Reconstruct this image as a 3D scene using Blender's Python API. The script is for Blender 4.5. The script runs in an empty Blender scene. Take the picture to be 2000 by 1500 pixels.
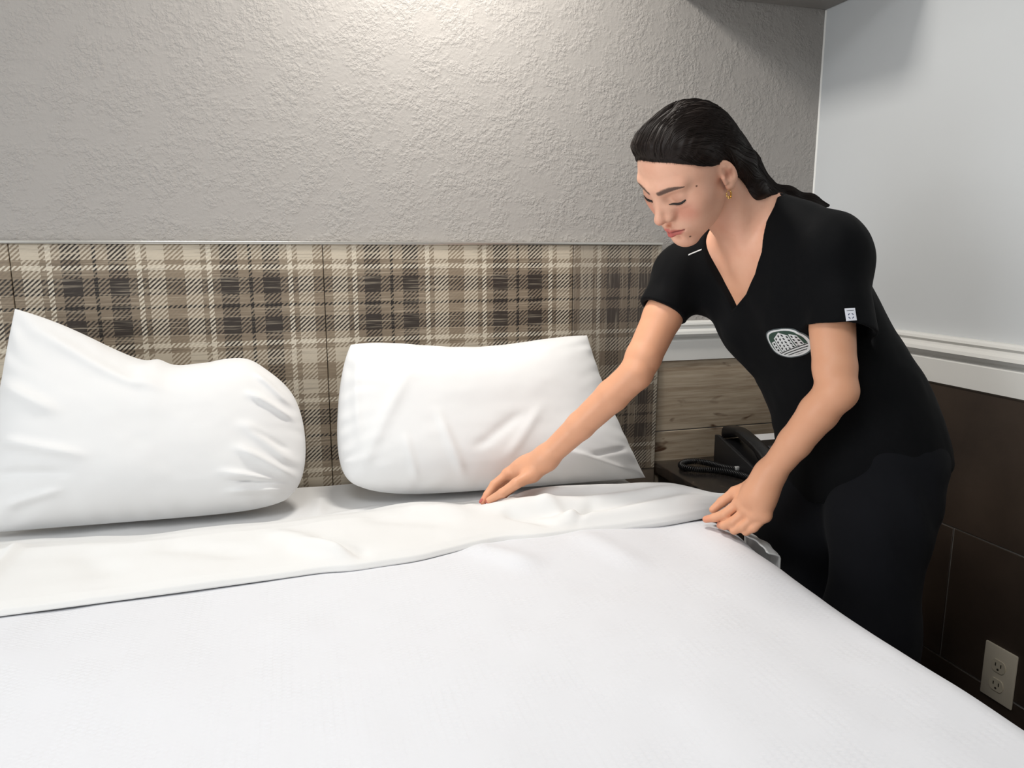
import bpy, bmesh, math, random
import numpy as np
from mathutils import Vector, Matrix, noise as mnoise

SC = bpy.context.scene
COL = SC.collection
R = math.radians

# ------------------------------------------------------------------ camera, world, lights, exposure
cam_d = bpy.data.cameras.new('camera')
cam_d.sensor_width = 36.0
cam_d.lens = 36.0 * 1450 / 2000
cam_d.clip_start = 0.02
cam = bpy.data.objects.new('camera', cam_d)
COL.objects.link(cam)
cam.location = (0, -1.9, 1.19)
cam.rotation_euler = (R(90 - 10.2), 0, R(-16.5))
SC.camera = cam

world = bpy.data.worlds.new('room_world')
SC.world = world
world.use_nodes = True
world.node_tree.nodes['Background'].inputs[0].default_value = (0.9, 0.95, 1.0, 1)
world.node_tree.nodes['Background'].inputs[1].default_value = 0.05

def area(name, loc, rot, size, power, color, sy=None, shape='RECTANGLE', spread=180):
    l = bpy.data.lights.new(name, 'AREA')
    l.shape = shape
    l.size = size
    l.size_y = sy or size
    l.energy = power
    l.color = color
    l.spread = R(spread)
    o = bpy.data.objects.new(name, l)
    COL.objects.link(o)
    o.location = loc
    o.rotation_euler = rot
    return o

# lamp on the wall over the bed, just above the picture's top edge
area('wall_lamp_light', (0.36, -0.40, 2.22), (R(0), 0, 0), 0.24, 12.0, (1.0, 0.95, 0.88), 0.16)
# ceiling fixture of the room, over the foot of the bed
area('ceiling_light', (-0.35, -1.75, 2.44), (0, 0, 0), 0.7, 15, (0.98, 0.99, 1.0), 0.7)
# added cool fill lamp on the left to brighten the face; no window there
area('left_fill_light', (-2.3, -1.7, 1.30), (0, R(-90), 0), 1.3, 30, (0.93, 0.97, 1.0), 1.5)

SC.view_settings.view_transform = 'Standard'
SC.view_settings.look = 'None'
SC.view_settings.gamma = 1
SC.view_settings.use_curve_mapping = False
SC.view_settings.exposure = 0.28

# ------------------------------------------------------------------ helpers
def S2L(c):
    return tuple((x / 12.92 if x <= .04045 else ((x + .055) / 1.055) ** 2.4) for x in c)
def hx(r, g, b):
    return S2L((r / 255, g / 255, b / 255)) + (1,)

class NT:
    """tiny expression helper for node trees"""
    def __init__(s, mat):
        s.t = mat.node_tree
        s.n = s.t.nodes
        s.l = s.t.links
    def new(s, typ, **kw):
        n = s.n.new(typ)
        for k, v in kw.items():
            setattr(n, k, v)
        return n
    def put(s, sock, v):
        if hasattr(v, 'links') or isinstance(v, bpy.types.NodeSocket):
            s.l.new(v, sock)
        else:
            sock.default_value = v
    def m(s, op, a, b=0.0, c=0.0, clamp=False):
        n = s.new('ShaderNodeMath', operation=op, use_clamp=clamp)
        s.put(n.inputs[0], a); s.put(n.inputs[1], b); s.put(n.inputs[2], c)
        return n.outputs[0]
    def mix(s, f, a, b):
        n = s.new('ShaderNodeMix', data_type='RGBA')
        s.put(n.inputs[0], f); s.put(n.inputs[6], a); s.put(n.inputs[7], b)
        return n.outputs[2]
    def noise(s, vec, scale, detail=3, rough=.5, dist=0.0):
        n = s.new('ShaderNodeTexNoise')
        s.put(n.inputs['Vector'], vec)
        n.inputs['Scale'].default_value = scale
        n.inputs['Detail'].default_value = detail
        n.inputs['Roughness'].default_value = rough
        n.inputs['Distortion'].default_value = dist
        return n.outputs[0]
    def rng(s, v, a, b, c=0.0, d=1.0, smooth=False):
        n = s.new('ShaderNodeMapRange')
        if smooth: n.interpolation_type = 'SMOOTHSTEP'
        s.put(n.inputs[0], v)
        for i, x in enumerate((a, b, c, d)): n.inputs[i + 1].default_value = x
        return n.outputs[0]
    def coord(s, which='Object'):
        return s.new('ShaderNodeTexCoord').outputs[which]
    def sep(s, v):
        n = s.new('ShaderNodeSeparateXYZ'); s.put(n.inputs[0], v); return n.outputs
    def comb(s, x, y, z):
        n = s.new('ShaderNodeCombineXYZ')
        for i, v in enumerate((x, y, z)): s.put(n.inputs[i], v)
        return n.outputs[0]
    def bump(s, h, strength=.5, dist=.01, normal=None):
        n = s.new('ShaderNodeBump')
        n.inputs['Strength'].default_value = strength
        n.inputs['Distance'].default_value = dist
        s.put(n.inputs['Height'], h)
        if normal is not None: s.put(n.inputs['Normal'], normal)
        return n.outputs[0]

def mat(name, color=(.5, .5, .5, 1), rough=.6, metal=0.0, **kw):
    m = bpy.data.materials.new(name)
    m.use_nodes = True
    b = m.node_tree.nodes['Principled BSDF']
    b.inputs['Base Color'].default_value = color
    b.inputs['Roughness'].default_value = rough
    b.inputs['Metallic'].default_value = metal
    for k, v in kw.items():
        b.inputs[k.replace('_', ' ')].default_value = v
    return m, NT(m), b

def link_mesh(name, verts, faces, material=None, parent=None, smooth=True):
    me = bpy.data.meshes.new(name)
    if isinstance(verts, np.ndarray) and isinstance(faces, np.ndarray):
        nv, nf, k = len(verts), len(faces), faces.shape[1]
        me.vertices.add(nv); me.vertices.foreach_set('co', verts.astype(np.float32).ravel())
        me.loops.add(nf * k); me.loops.foreach_set('vertex_index', faces.astype(np.int32).ravel())
        me.polygons.add(nf)
        me.polygons.foreach_set('loop_start', np.arange(0, nf * k, k, dtype=np.int32))
        me.polygons.foreach_set('loop_total', np.full(nf, k, dtype=np.int32))
        me.update(calc_edges=True); me.validate()
    else:
        me.from_pydata([tuple(v) for v in verts], [], [tuple(f) for f in faces]); me.update()
    if smooth:
        me.polygons.foreach_set('use_smooth', [True] * len(me.polygons))
    o = bpy.data.objects.new(name, me)
    COL.objects.link(o)
    if material is not None: me.materials.append(material)
    if parent is not None: o.parent = parent
    return o

def bm_obj(name, bm, material=None, parent=None, smooth=False):
    bmesh.ops.recalc_face_normals(bm, faces=bm.faces)
    me = bpy.data.meshes.new(name)
    bm.to_mesh(me); bm.free()
    o = bpy.data.objects.new(name, me)
    COL.objects.link(o)
    if smooth:
        me.polygons.foreach_set('use_smooth', [True] * len(me.polygons))
        try: me.set_sharp_from_angle(angle=R(40))
        except Exception: pass
    if material is not None: me.materials.append(material)
    if parent is not None: o.parent = parent
    return o

def add_box(bm, lo, hi, bevel=0.0, seg=2, M=None):
    x0, y0, z0 = lo; x1, y1, z1 = hi
    vs = [bm.verts.new(p) for p in ((x0,y0,z0),(x1,y0,z0),(x1,y1,z0),(x0,y1,z0),(x0,y0,z1),(x1,y0,z1),(x1,y1,z1),(x0,y1,z1))]
    fs = [bm.faces.new([vs[i] for i in f]) for f in ((3,2,1,0),(4,5,6,7),(0,1,5,4),(1,2,6,5),(2,3,7,6),(3,0,4,7))]
    if bevel:
        es = list({e for f in fs for e in f.edges})
        r = bmesh.ops.bevel(bm, geom=es, offset=bevel, segments=seg, profile=.5, affect='EDGES')
        vs = list({v for f in r['faces'] for v in f.verts} | {v for v in vs if v.is_valid})
    if M is not None:
        for v in {v for v in vs if v.is_valid}: v.co = M @ v.co
    return vs

def box(name, lo, hi, material, parent=None, bevel=0.0, seg=2, M=None):
    bm = bmesh.new(); add_box(bm, lo, hi, bevel, seg, M)
    return bm_obj(name, bm, material, parent, smooth=bevel > 0)

def prism(name, prof, axis, a, b, material, parent=None, smooth=False, bevel=0.0):
    """extrude a closed 2D profile along an axis; prof pairs are the other two axes in xyz order"""
    bm = bmesh.new()
    def P(p, t):
        return {'x': (t, p[0], p[1]), 'y': (p[0], t, p[1]), 'z': (p[0], p[1], t)}[axis]
    A = [bm.verts.new(P(p, a)) for p in prof]; B = [bm.verts.new(P(p, b)) for p in prof]
    n = len(prof)
    bm.faces.new(A); bm.faces.new(B[::-1])
    for i in range(n): bm.faces.new((A[i], B[i], B[(i+1) % n], A[(i+1) % n]))
    if bevel: bmesh.ops.bevel(bm, geom=list(bm.edges), offset=bevel, segments=2, profile=.5, affect='EDGES')
    return bm_obj(name, bm, material, parent, smooth)

def tube(name, pts, rad, material, parent=None, n=8, caps=True):
    pts = np.asarray(pts, float); m = len(pts)
    rad = np.full(m, rad) if np.isscalar(rad) else np.asarray(rad)
    T = np.gradient(pts, axis=0); T /= np.linalg.norm(T, axis=1, keepdims=True) + 1e-12
    N = np.zeros_like(pts)
    a = np.array([0, 0, 1.]) if abs(T[0, 2]) < .9 else np.array([1., 0, 0])
    N[0] = np.cross(T[0], a); N[0] /= np.linalg.norm(N[0])
    for i in range(1, m):
        v = N[i-1] - T[i] * (N[i-1] @ T[i]); N[i] = v / (np.linalg.norm(v) + 1e-12)
    Bn = np.cross(T, N)
    an = np.linspace(0, 2 * math.pi, n, endpoint=False)
    V = pts[:, None] + rad[:, None, None] * (np.cos(an)[None, :, None] * N[:, None] + np.sin(an)[None, :, None] * Bn[:, None])
    V = V.reshape(-1, 3)
    F = [(i*n+j, i*n+(j+1) % n, (i+1)*n+(j+1) % n, (i+1)*n+j) for i in range(m-1) for j in range(n)]
    if caps:
        F.append(tuple(range(n))[::-1]); F.append(tuple((m-1)*n + j for j in range(n)))
    return link_mesh(name, list(V), F, material, parent)

def cat_rom(pts, n):
    p = np.asarray(pts, float); p = np.vstack([2*p[0]-p[1], p, 2*p[-1]-p[-2]])
    out = []
    for i in range(1, len(p) - 2):
        t = np.linspace(0, 1, n, endpoint=False)[:, None]
        a, b, c, d = p[i-1], p[i], p[i+1], p[i+2]
        out.append(.5*((2*b)+(-a+c)*t+(2*a-5*b+4*c-d)*t**2+(-a+3*b-3*c+d)*t**3))
    out.append(p[-2][None]); return np.vstack(out)

def smooth01(x):
    x = np.clip(x, 0, 1); return x * x * (3 - 2 * x)

_rs = np.random.RandomState(7)
_perm = _rs.rand(64, 64, 64).astype(np.float32)
def vnoise(p):
    """value noise in -1..1 on an (N,3) array"""
    p = np.asarray(p); i = np.floor(p).astype(int); f = p - i; f = f*f*f*(f*(f*6-15)+10)
    r = 0
    for dx in (0, 1):
        for dy in (0, 1):
            for dz in (0, 1):
                w = (f[..., 0] if dx else 1-f[..., 0])*(f[..., 1] if dy else 1-f[..., 1])*(f[..., 2] if dz else 1-f[..., 2])
                r = r + w*_perm[(i[..., 0]+dx) & 63, (i[..., 1]+dy) & 63, (i[..., 2]+dz) & 63]
    return r*2-1

def ridges(x, y, L):
    """soft folds: (x0,y0,x1,y1,width,height); both ends fade"""
    h = np.zeros_like(x)
    for (x0, y0, x1, y1, w, a) in L:
        dx, dy = x1-x0, y1-y0; l2 = dx*dx+dy*dy
        t = ((x-x0)*dx+(y-y0)*dy)/l2
        d = ((x-x0)*dy-(y-y0)*dx)/math.sqrt(l2)
        f = smooth01(t/.25)*smooth01((1-t)/.35)
        h += a*f*np.exp(-(d/w)**2)
    return h

def empty(name, loc):
    o = bpy.data.objects.new(name, None); COL.objects.link(o); o.location = loc
    o.empty_display_size = .1
    bpy.context.view_layer.update()
    return o
def adopt(child, par):
    child.parent = par
    child.matrix_parent_inverse = par.matrix_world.inverted()
def tag(o, label=None, cat=None, group=None, kind=None):
    if label: o['label'] = label
    if cat: o['category'] = cat
    if group: o['group'] = group
    if kind: o['kind'] = kind
    return o

WX = 1.485      # plane of the right wall
# ------------------------------------------------------------------ materials of the room
def plaster(name, col, scale, strength, dist=.004, thr=True):
    m, n, b = mat(name, col, .62)
    c = n.coord('Object')
    warp = n.new('ShaderNodeVectorMath', operation='ADD')
    n.put(warp.inputs[0], c)
    a = n.noise(c, scale, 3, .55)
    v = n.noise(c, scale * 2.3, 2, .5)
    h = n.m('ADD', n.rng(a, .42, .56, 0, 1, True), n.m('MULTIPLY', n.rng(v, .44, .58, 0, 1, True), .7)) if thr else n.m('ADD', a, n.m('MULTIPLY', v, .4))
    fine = n.noise(c, scale * 6, 2, .5)
    h = n.m('ADD', h, n.m('MULTIPLY', fine, .25))
    if thr:      # trowelled smooth patches between the stipple
        h = n.m('MULTIPLY', h, n.rng(n.noise(c, scale * .22, 4, .65), .40, .58, .18, 1.0, True))
    n.put(b.inputs['Normal'], n.bump(h, strength, dist))
    b.inputs['Specular IOR Level'].default_value = .45
    return m
M_wallB = plaster('plaster_grey', hx(160, 156, 152), 58, .36, .0030)
M_wallR = plaster('paint_pale_grey', hx(202, 205, 207), 30, .10, .002, False)
M_wallO = plaster('paint_offwhite', hx(205, 202, 196), 30, .1, .002, False)
M_soff = plaster('paint_soffit', hx(150, 146, 142), 40, .3, .003)
M_ceil, _, _ = mat('ceiling_paint', hx(232, 230, 225), .8)
M_trim, _, _ = mat('trim_paint_white', hx(226, 225, 221), .38)
M_floor, nf, bf = mat('floor_carpet', hx(82, 74, 68), .95)
nf.put(bf.inputs['Base Color'], nf.mix(nf.noise(nf.coord(), 120, 3), hx(70, 62, 56), hx(98, 90, 82)))
M_grout, _, _ = mat('grout_grey', hx(128, 126, 122), .8)
M_tile, nt_, bt_ = mat('tile_dark_brown', hx(58, 48, 42), .32)
cc = nt_.coord()
nt_.put(bt_.inputs['Base Color'], nt_.mix(nt_.rng(nt_.noise(cc, 5, 4, .6), .3, .7), hx(56, 47, 41), hx(70, 59, 51)))
nt_.put(bt_.inputs['Normal'], nt_.bump(nt_.noise(cc, 160, 2), .06, .002))

M_plank, n, b = mat('plank_weathered', hx(140, 122, 102), .5)
c = n.coord()
x, y, z = n.sep(c)
v = n.comb(n.m('MULTIPLY', x, 2.2), 0, n.m('MULTIPLY', z, 26))
g1 = n.noise(v, 1.6, 6, .62, .6)
v2 = n.comb(n.m('MULTIPLY', x, 6), 0, n.m('MULTIPLY', z, 130))
g2 = n.noise(v2, 1.0, 3, .6)
col = n.mix(n.rng(g1, .30, .68), hx(140, 120, 98), hx(188, 172, 150))
col = n.mix(n.m('MULTIPLY', n.rng(g2, .42, .7), .55), col, hx(205, 192, 172))
kn = n.noise(n.comb(n.m('MULTIPLY', x, 4), 0, n.m('MULTIPLY', z, 14)), 2.1, 2, .5, .9)
col = n.mix(n.rng(kn, .63, .75), col, hx(86, 60, 42))
n.put(b.inputs['Base Color'], col)
n.put(b.inputs['Normal'], n.bump(g2, .2, .002))

# plaid headboard print: two sets of stripes woven through a twill
def plaid(name, grain_vertical, tint):
    m, n, b = mat(name, (.3, .27, .23, 1), .5)
    x, y, z = n.sep(n.coord('Object'))
    P = .3275
    def band(t, wob):
        # distance to the black centre line, folded: 0..P/2
        f = n.m('MODULO', n.m('ADD', t, 100 * P), P)
        d = n.m('ABSOLUTE', n.m('SUBTRACT', f, P / 2))
        return n.m('ADD', d, wob)
    def stripes(d):
        cr = n.new('ShaderNodeValToRGB')
        e = cr.color_ramp; e.interpolation = 'CONSTANT'
        H = P / 2
        stops = [(0, hx(20, 15, 12)), (.0038, hx(128, 114, 97)), (.027, hx(46, 38, 33)), (.066, hx(128, 114, 97)), (.084, hx(208, 199, 182)),
                 (.095, hx(132, 118, 100)), (.107, hx(192, 181, 163)), (.143, hx(136, 121, 102))]
        while len(e.elements) < len(stops): e.elements.new(.5)
        for el, (p, cl) in zip(e.elements, stops):
            el.position = p / H; el.color = cl
        n.put(cr.inputs[0], n.m('DIVIDE', d, H))
        return cr.outputs[0]
    wob = n.m('MULTIPLY', n.m('SUBTRACT', n.noise(n.comb(n.m('MULTIPLY', x, 25), 0, n.m('MULTIPLY', z, 160)), 1, 2), .5), .0035)
    cx = stripes(band(x, wob)); cz = stripes(band(n.m('SUBTRACT', z, .0215), wob))
    tw = n.m('SINE', n.m('MULTIPLY', n.m('SUBTRACT', z, n.m('MULTIPLY', x, .92)), 2 * math.pi / .0098))
    tw = n.m('ADD', tw, n.m('MULTIPLY', n.m('SUBTRACT', n.noise(n.comb(n.m('MULTIPLY', x, 120), 0, n.m('MULTIPLY', z, 120)), 1, 2), .5), 1.3))
    tw = n.rng(tw, -.25, .25)
    col = n.mix(tw, cx, cz)
    sv = n.comb(n.m('MULTIPLY', x, 190 if grain_vertical else 5), 0, n.m('MULTIPLY', z, 5 if grain_vertical else 190))
    st = n.noise(sv, 1.2, 3, .65)
    col = n.mix(n.m('MULTIPLY', n.rng(st, .53, .66), .5), col, hx(190, 178, 158))
    col = n.mix(n.m('MULTIPLY', n.rng(st, .46, .30), .45), col, hx(64, 55, 47))
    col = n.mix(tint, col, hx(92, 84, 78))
    n.put(b.inputs['Base Color'], col)
    n.put(b.inputs['Normal'], n.bump(tw, .12, .001))
    return m
M_plaid = plaid('plaid_vinyl', False, .0)
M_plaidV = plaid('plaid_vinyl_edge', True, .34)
M_hbbase, n, b = mat('headboard_base_brown', hx(96, 86, 76), .55)
n.put(b.inputs['Base Color'], n.mix(n.noise(n.coord(), 30, 4), hx(82, 72, 63), hx(112, 100, 88)))
M_metal, _, _ = mat('brushed_trim_metal', hx(215, 212, 206), .28, .85)

# ------------------------------------------------------------------ room shell
def struct(o): o['kind'] = 'structure'; return o
XL, YF, ZC = -2.4, -4.0, 2.5
struct(box('floor', (XL, YF, -.1), (WX + .12, .12, 0), M_floor))
struct(box('ceiling', (XL, YF, ZC), (WX + .12, .12, ZC + .1), M_ceil))
wallB = struct(box('wall_back', (XL - .12, 0, 0), (WX + .12, .12, ZC), M_wallB))
wallR = struct(box('wall_right', (WX, YF, 0), (WX + .12, 0, ZC), M_wallR))
struct(box('wall_left', (XL - .12, YF, 0), (XL, 0, ZC), M_wallO))
struct(box('wall_front', (XL - .12, YF - .12, 0), (WX + .12, YF, ZC), M_wallO))
bulk = struct(box('ceiling_soffit', (1.02, -.37, 1.855), (WX, 0, ZC), M_soff, bevel=.006))

# chair rail: moulded profile (depth from wall, height)
RT = .992
rail = [(0, RT), (.016, RT), (.024, RT-.004), (.026, RT-.010), (.020, RT-.016), (.022, RT-.022), (.030, RT-.028), (.032, RT-.036),
        (.026, RT-.044), (.017, RT-.049), (.014, RT-.053), (.018, RT-.058), (.018, RT-.112), (0, RT-.112)]
RB = RT - .112
prof_b = [(-d, z) for d, z in rail]
struct(prism('trim_1', prof_b, 'x', .987, WX, M_trim, smooth=False))
prof_r = [(WX - d, z) for d, z in rail]
struct(prism('trim_2', prof_r, 'y', YF, 0, M_trim))
struct(prism('trim_3', [(WX-.003, 0), (WX, -.004), (WX, 0)], 'z', RT, 1.855, M_trim))      # caulked wall corner
# wood-look planks under the rail on the back wall
zb = RB
k = 0
for hgt in (.207, .207, .207, .207):
    z1 = zb - .0015; z0 = max(zb - hgt + .0015, 0.0)
    if z1 <= 0: break
    o = box('wood_plank', (.987, -.012, z0), (WX - .012, 0, z1), M_plank, wallB, .0012, 1)
    zb -= hgt
box('plank_backing', (.987, -.0095, 0), (WX - .012, -.001, RB - .001), M_grout, wallB)
# large dark tiles on the right wall
box('tile_grout', (WX - .0095, YF, 0), (WX - .001, 0, RB - .001), M_grout, wallR)
tz = [(.5465, RB - .002), (.2175, .5435), (0, .2145)]
for r, (z0, z1) in enumerate(tz):
    off = -.6 if r % 2 else -.3
    ys = sorted([y for y in [off - .61 * i for i in range(-1, 7)] if YF < y < -.001])
    edges = [YF] + ys + [-.012]
    for y0, y1 in zip(edges, edges[1:]):
        if y1 - y0 < .02: continue
        box('wall_tile', (WX - .012, y0 + .0016, z0), (WX, y1 - .0016, z1), M_tile, wallR, .001, 1)
box('rail_caulk', (WX - .014, YF, RB - .004), (WX - .001, -.012, RB), M_hbbase, wallR)

# ------------------------------------------------------------------ headboard
hb = empty('headboard', (.0, -.015, 0))
tag(hb, 'plaid woven-print panelled headboard on the wall behind the pillows', 'headboard')
edges = [-1.24, -.580, .0785, .724]
for a, b_ in zip(edges, edges[1:]):
    w = b_ - a
    bm = bmesh.new(); add_box(bm, (.0008, -.015, -.61), (w - .0008, .011, 0), .0015, 1)
    o = bm_obj('headboard_panel', bm, M_plaid)
    o.location = (a, -.015, 1.204); adopt(o, hb)
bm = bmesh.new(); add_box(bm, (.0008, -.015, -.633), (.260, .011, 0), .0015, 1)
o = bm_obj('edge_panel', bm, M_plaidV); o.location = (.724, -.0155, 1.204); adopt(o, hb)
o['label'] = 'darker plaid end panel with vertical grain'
adopt(box('top_strip', (-1.24, -.036, 1.204), (.984, -.004, 1.2115), M_metal, bevel=.002), hb)
adopt(box('lower_board', (-1.24, -.029, 0), (.984, -.004, .571), M_hbbase, bevel=.002), hb)

# ------------------------------------------------------------------ bed
def cloth(name, col, scale=700, strength=.05, sheen=.15, rough=.85):
    m, n, b = mat(name, col, rough)
    b.inputs['Sheen Weight'].default_value = sheen
    n.put(b.inputs['Normal'], n.bump(n.noise(n.coord(), scale, 2), strength, .001))
    b.inputs['Specular IOR Level'].default_value = .25
    return m
M_case = cloth('cotton_pillowcase', hx(229, 229, 229))
M_sheet = cloth('cotton_top_sheet', hx(225, 225, 224))
M_fit = cloth('cotton_fitted_sheet', hx(222, 222, 222))
M_matt = cloth('mattress_ticking', hx(225, 223, 218))
M_spread, n, b = mat('waffle_bedspread', hx(219, 220, 224), .9)
b.inputs['Specular IOR Level'].default_value = .2
uv = n.new('ShaderNodeAttribute'); uv.attribute_name = 'sheet_uv'
x, y, z = n.sep(uv.outputs['Vector'])
wx = n.m('SINE', n.m('MULTIPLY', x, 2 * math.pi / .0125))
row = n.m('MULTIPLY', y, 2 * math.pi / .0085)
wy = n.m('SINE', n.m('ADD', row, n.m('MULTIPLY', n.m('SIGN', wx), 1.2)))
nz = n.noise(uv.outputs['Vector'], 16, 3)
h = n.m('MULTIPLY', n.m('ADD', wy, n.m('MULTIPLY', wx, .4)), n.rng(nz, .42, .68, .12, 1))
h = n.m('ADD', h, n.m('MULTIPLY', n.noise(uv.outputs['Vector'], 9, 3), 1.6))
n.put(b.inputs['Normal'], n.bump(h, .27, .0010))

BX0, BX1, ZB = -.74, .835, .60      # mattress sides and top
bed = empty('bed', (.05, -1.0, 0))
tag(bed, 'queen bed mattress and box base against the plaid headboard', 'bed')
adopt(box('mattress', (BX0, -1.98, .33), (BX1, -.045, ZB), M_matt, bevel=.05, seg=4), bed)
adopt(box('box_base', (BX0 + .02, -1.96, .03), (BX1 - .02, -.05, .33), M_hbbase, bevel=.01), bed)


def draped(name, x0, x1, y0, y1, top, r, bottom, nx, ny, material, hfun=None, yfun=None, shrink=True):
    """cover lying on the mattress, rounded over both long sides and hanging down"""
    flat = (x1 - r) - (x0 + r)
    arc = r * math.pi / 2
    hang = top - r - bottom
    tot = flat + 2 * arc + 2 * hang
    s = np.linspace(0, tot, nx)
    X = np.empty(nx); Z = np.empty(nx); NX = np.zeros(nx); NZ = np.zeros(nx)
    for i, t in enumerate(s):
        if t < hang: X[i] = x0; Z[i] = bottom + t; NX[i] = -1
        elif t < hang + arc:
            a = (t - hang) / r; X[i] = x0 + r - r*math.cos(a); Z[i] = top - r + r*math.sin(a); NX[i] = -math.cos(a); NZ[i] = math.sin(a)
        elif t < hang + arc + flat: X[i] = x0 + r + t - hang - arc; Z[i] = top; NZ[i] = 1
        elif t < hang + 2*arc + flat:
            a = (t - hang - arc - flat) / r; X[i] = x1 - r + r*math.sin(a); Z[i] = top - r + r*math.cos(a); NX[i] = math.sin(a); NZ[i] = math.cos(a)
        else: X[i] = x1; Z[i] = top - r - (t - hang - 2*arc - flat); NX[i] = 1
    yy = np.linspace(0, 1, ny)
    XX, TT = np.meshgrid(X, yy); ZZ, _ = np.meshgrid(Z, yy); nX, _ = np.meshgrid(NX, yy); nZ, _ = np.meshgrid(NZ, yy)
    SS, _ = np.meshgrid(s, yy)
    ya = yfun(XX) if yfun else y1
    YY = ya + (y0 - ya) * TT
    h = hfun(XX, YY, ZZ, SS) if hfun else 0
    V = np.stack([XX + nX*h, YY, ZZ + nZ*h], -1).reshape(-1, 3)
    i, j = np.meshgrid(np.arange(nx-1), np.arange(ny-1)); a = (j*nx+i).ravel()
    F = np.stack([a, a+nx, a+nx+1, a+1], -1)
    o = link_mesh(name, V, F, material)
    at = o.data.attributes.new('sheet_uv', 'FLOAT_VECTOR', 'POINT')
    at.data.foreach_set('vector', np.stack([SS.ravel(), YY.ravel(), 0*YY.ravel()], -1).astype(np.float32).ravel())
    return o

def n2(x, y, s, seed=0.0):
    return vnoise(np.stack([x*s+11.3, y*s+5.1, np.full_like(x, seed+.37)], -1))

o = draped('fitted_sheet', BX0 - .004, BX1 + .004, -.585, -.05, ZB + .008, .055, .36, 260, 120, M_fit,
           lambda X, Y, Z, S: .003*n2(X, Y, 9) + ridges(X, Y, [(.05, -.12, .03, -.30, .012, .006), (.2, -.24, .02, -.28, .01, .004), (.55, -.3, .85, -.22, .015, .006)]))
tag(o, 'smooth white fitted sheet showing in a strip below the pillows', 'sheet')

def front_edge(X):
    return np.interp(X, [-.76, -.47, .0, .2, .3, .36, .45, .55, .70, .86], [-.60, -.585, -.575, -.565, -.535, -.515, -.54, -.535, -.54, -.52])
o = draped('bedspread', BX0 - .02, BX1 + .022, -1.995, -.5, ZB + .022, .06, .10, 420, 420, M_spread,
           lambda X, Y, Z, S: .0035*n2(X, Y, 5) + .0015*n2(X, Y, 14, 3) + .010*np.exp(-((X-.62)/.22)**2-((Y+.62)/.10)**2) + .012*np.exp(-((X-.83)/.09)**2-((Y+.645)/.085)**2)*(Z > .5)
           + ridges(X, Y, [(.3, -.56, .42, -.72, .03, .010), (.52, -.56, .60, -.78, .03, .006), (.75, -.55, .80, -.95, .05, .006)]),
           lambda X: front_edge(X) + .012*0)
sol = o.modifiers.new('thickness', 'SOLIDIFY'); sol.thickness = .012; sol.offset = -1
tag(o, 'white waffle-weave bedspread covering most of the bed', 'bedspread')

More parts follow.
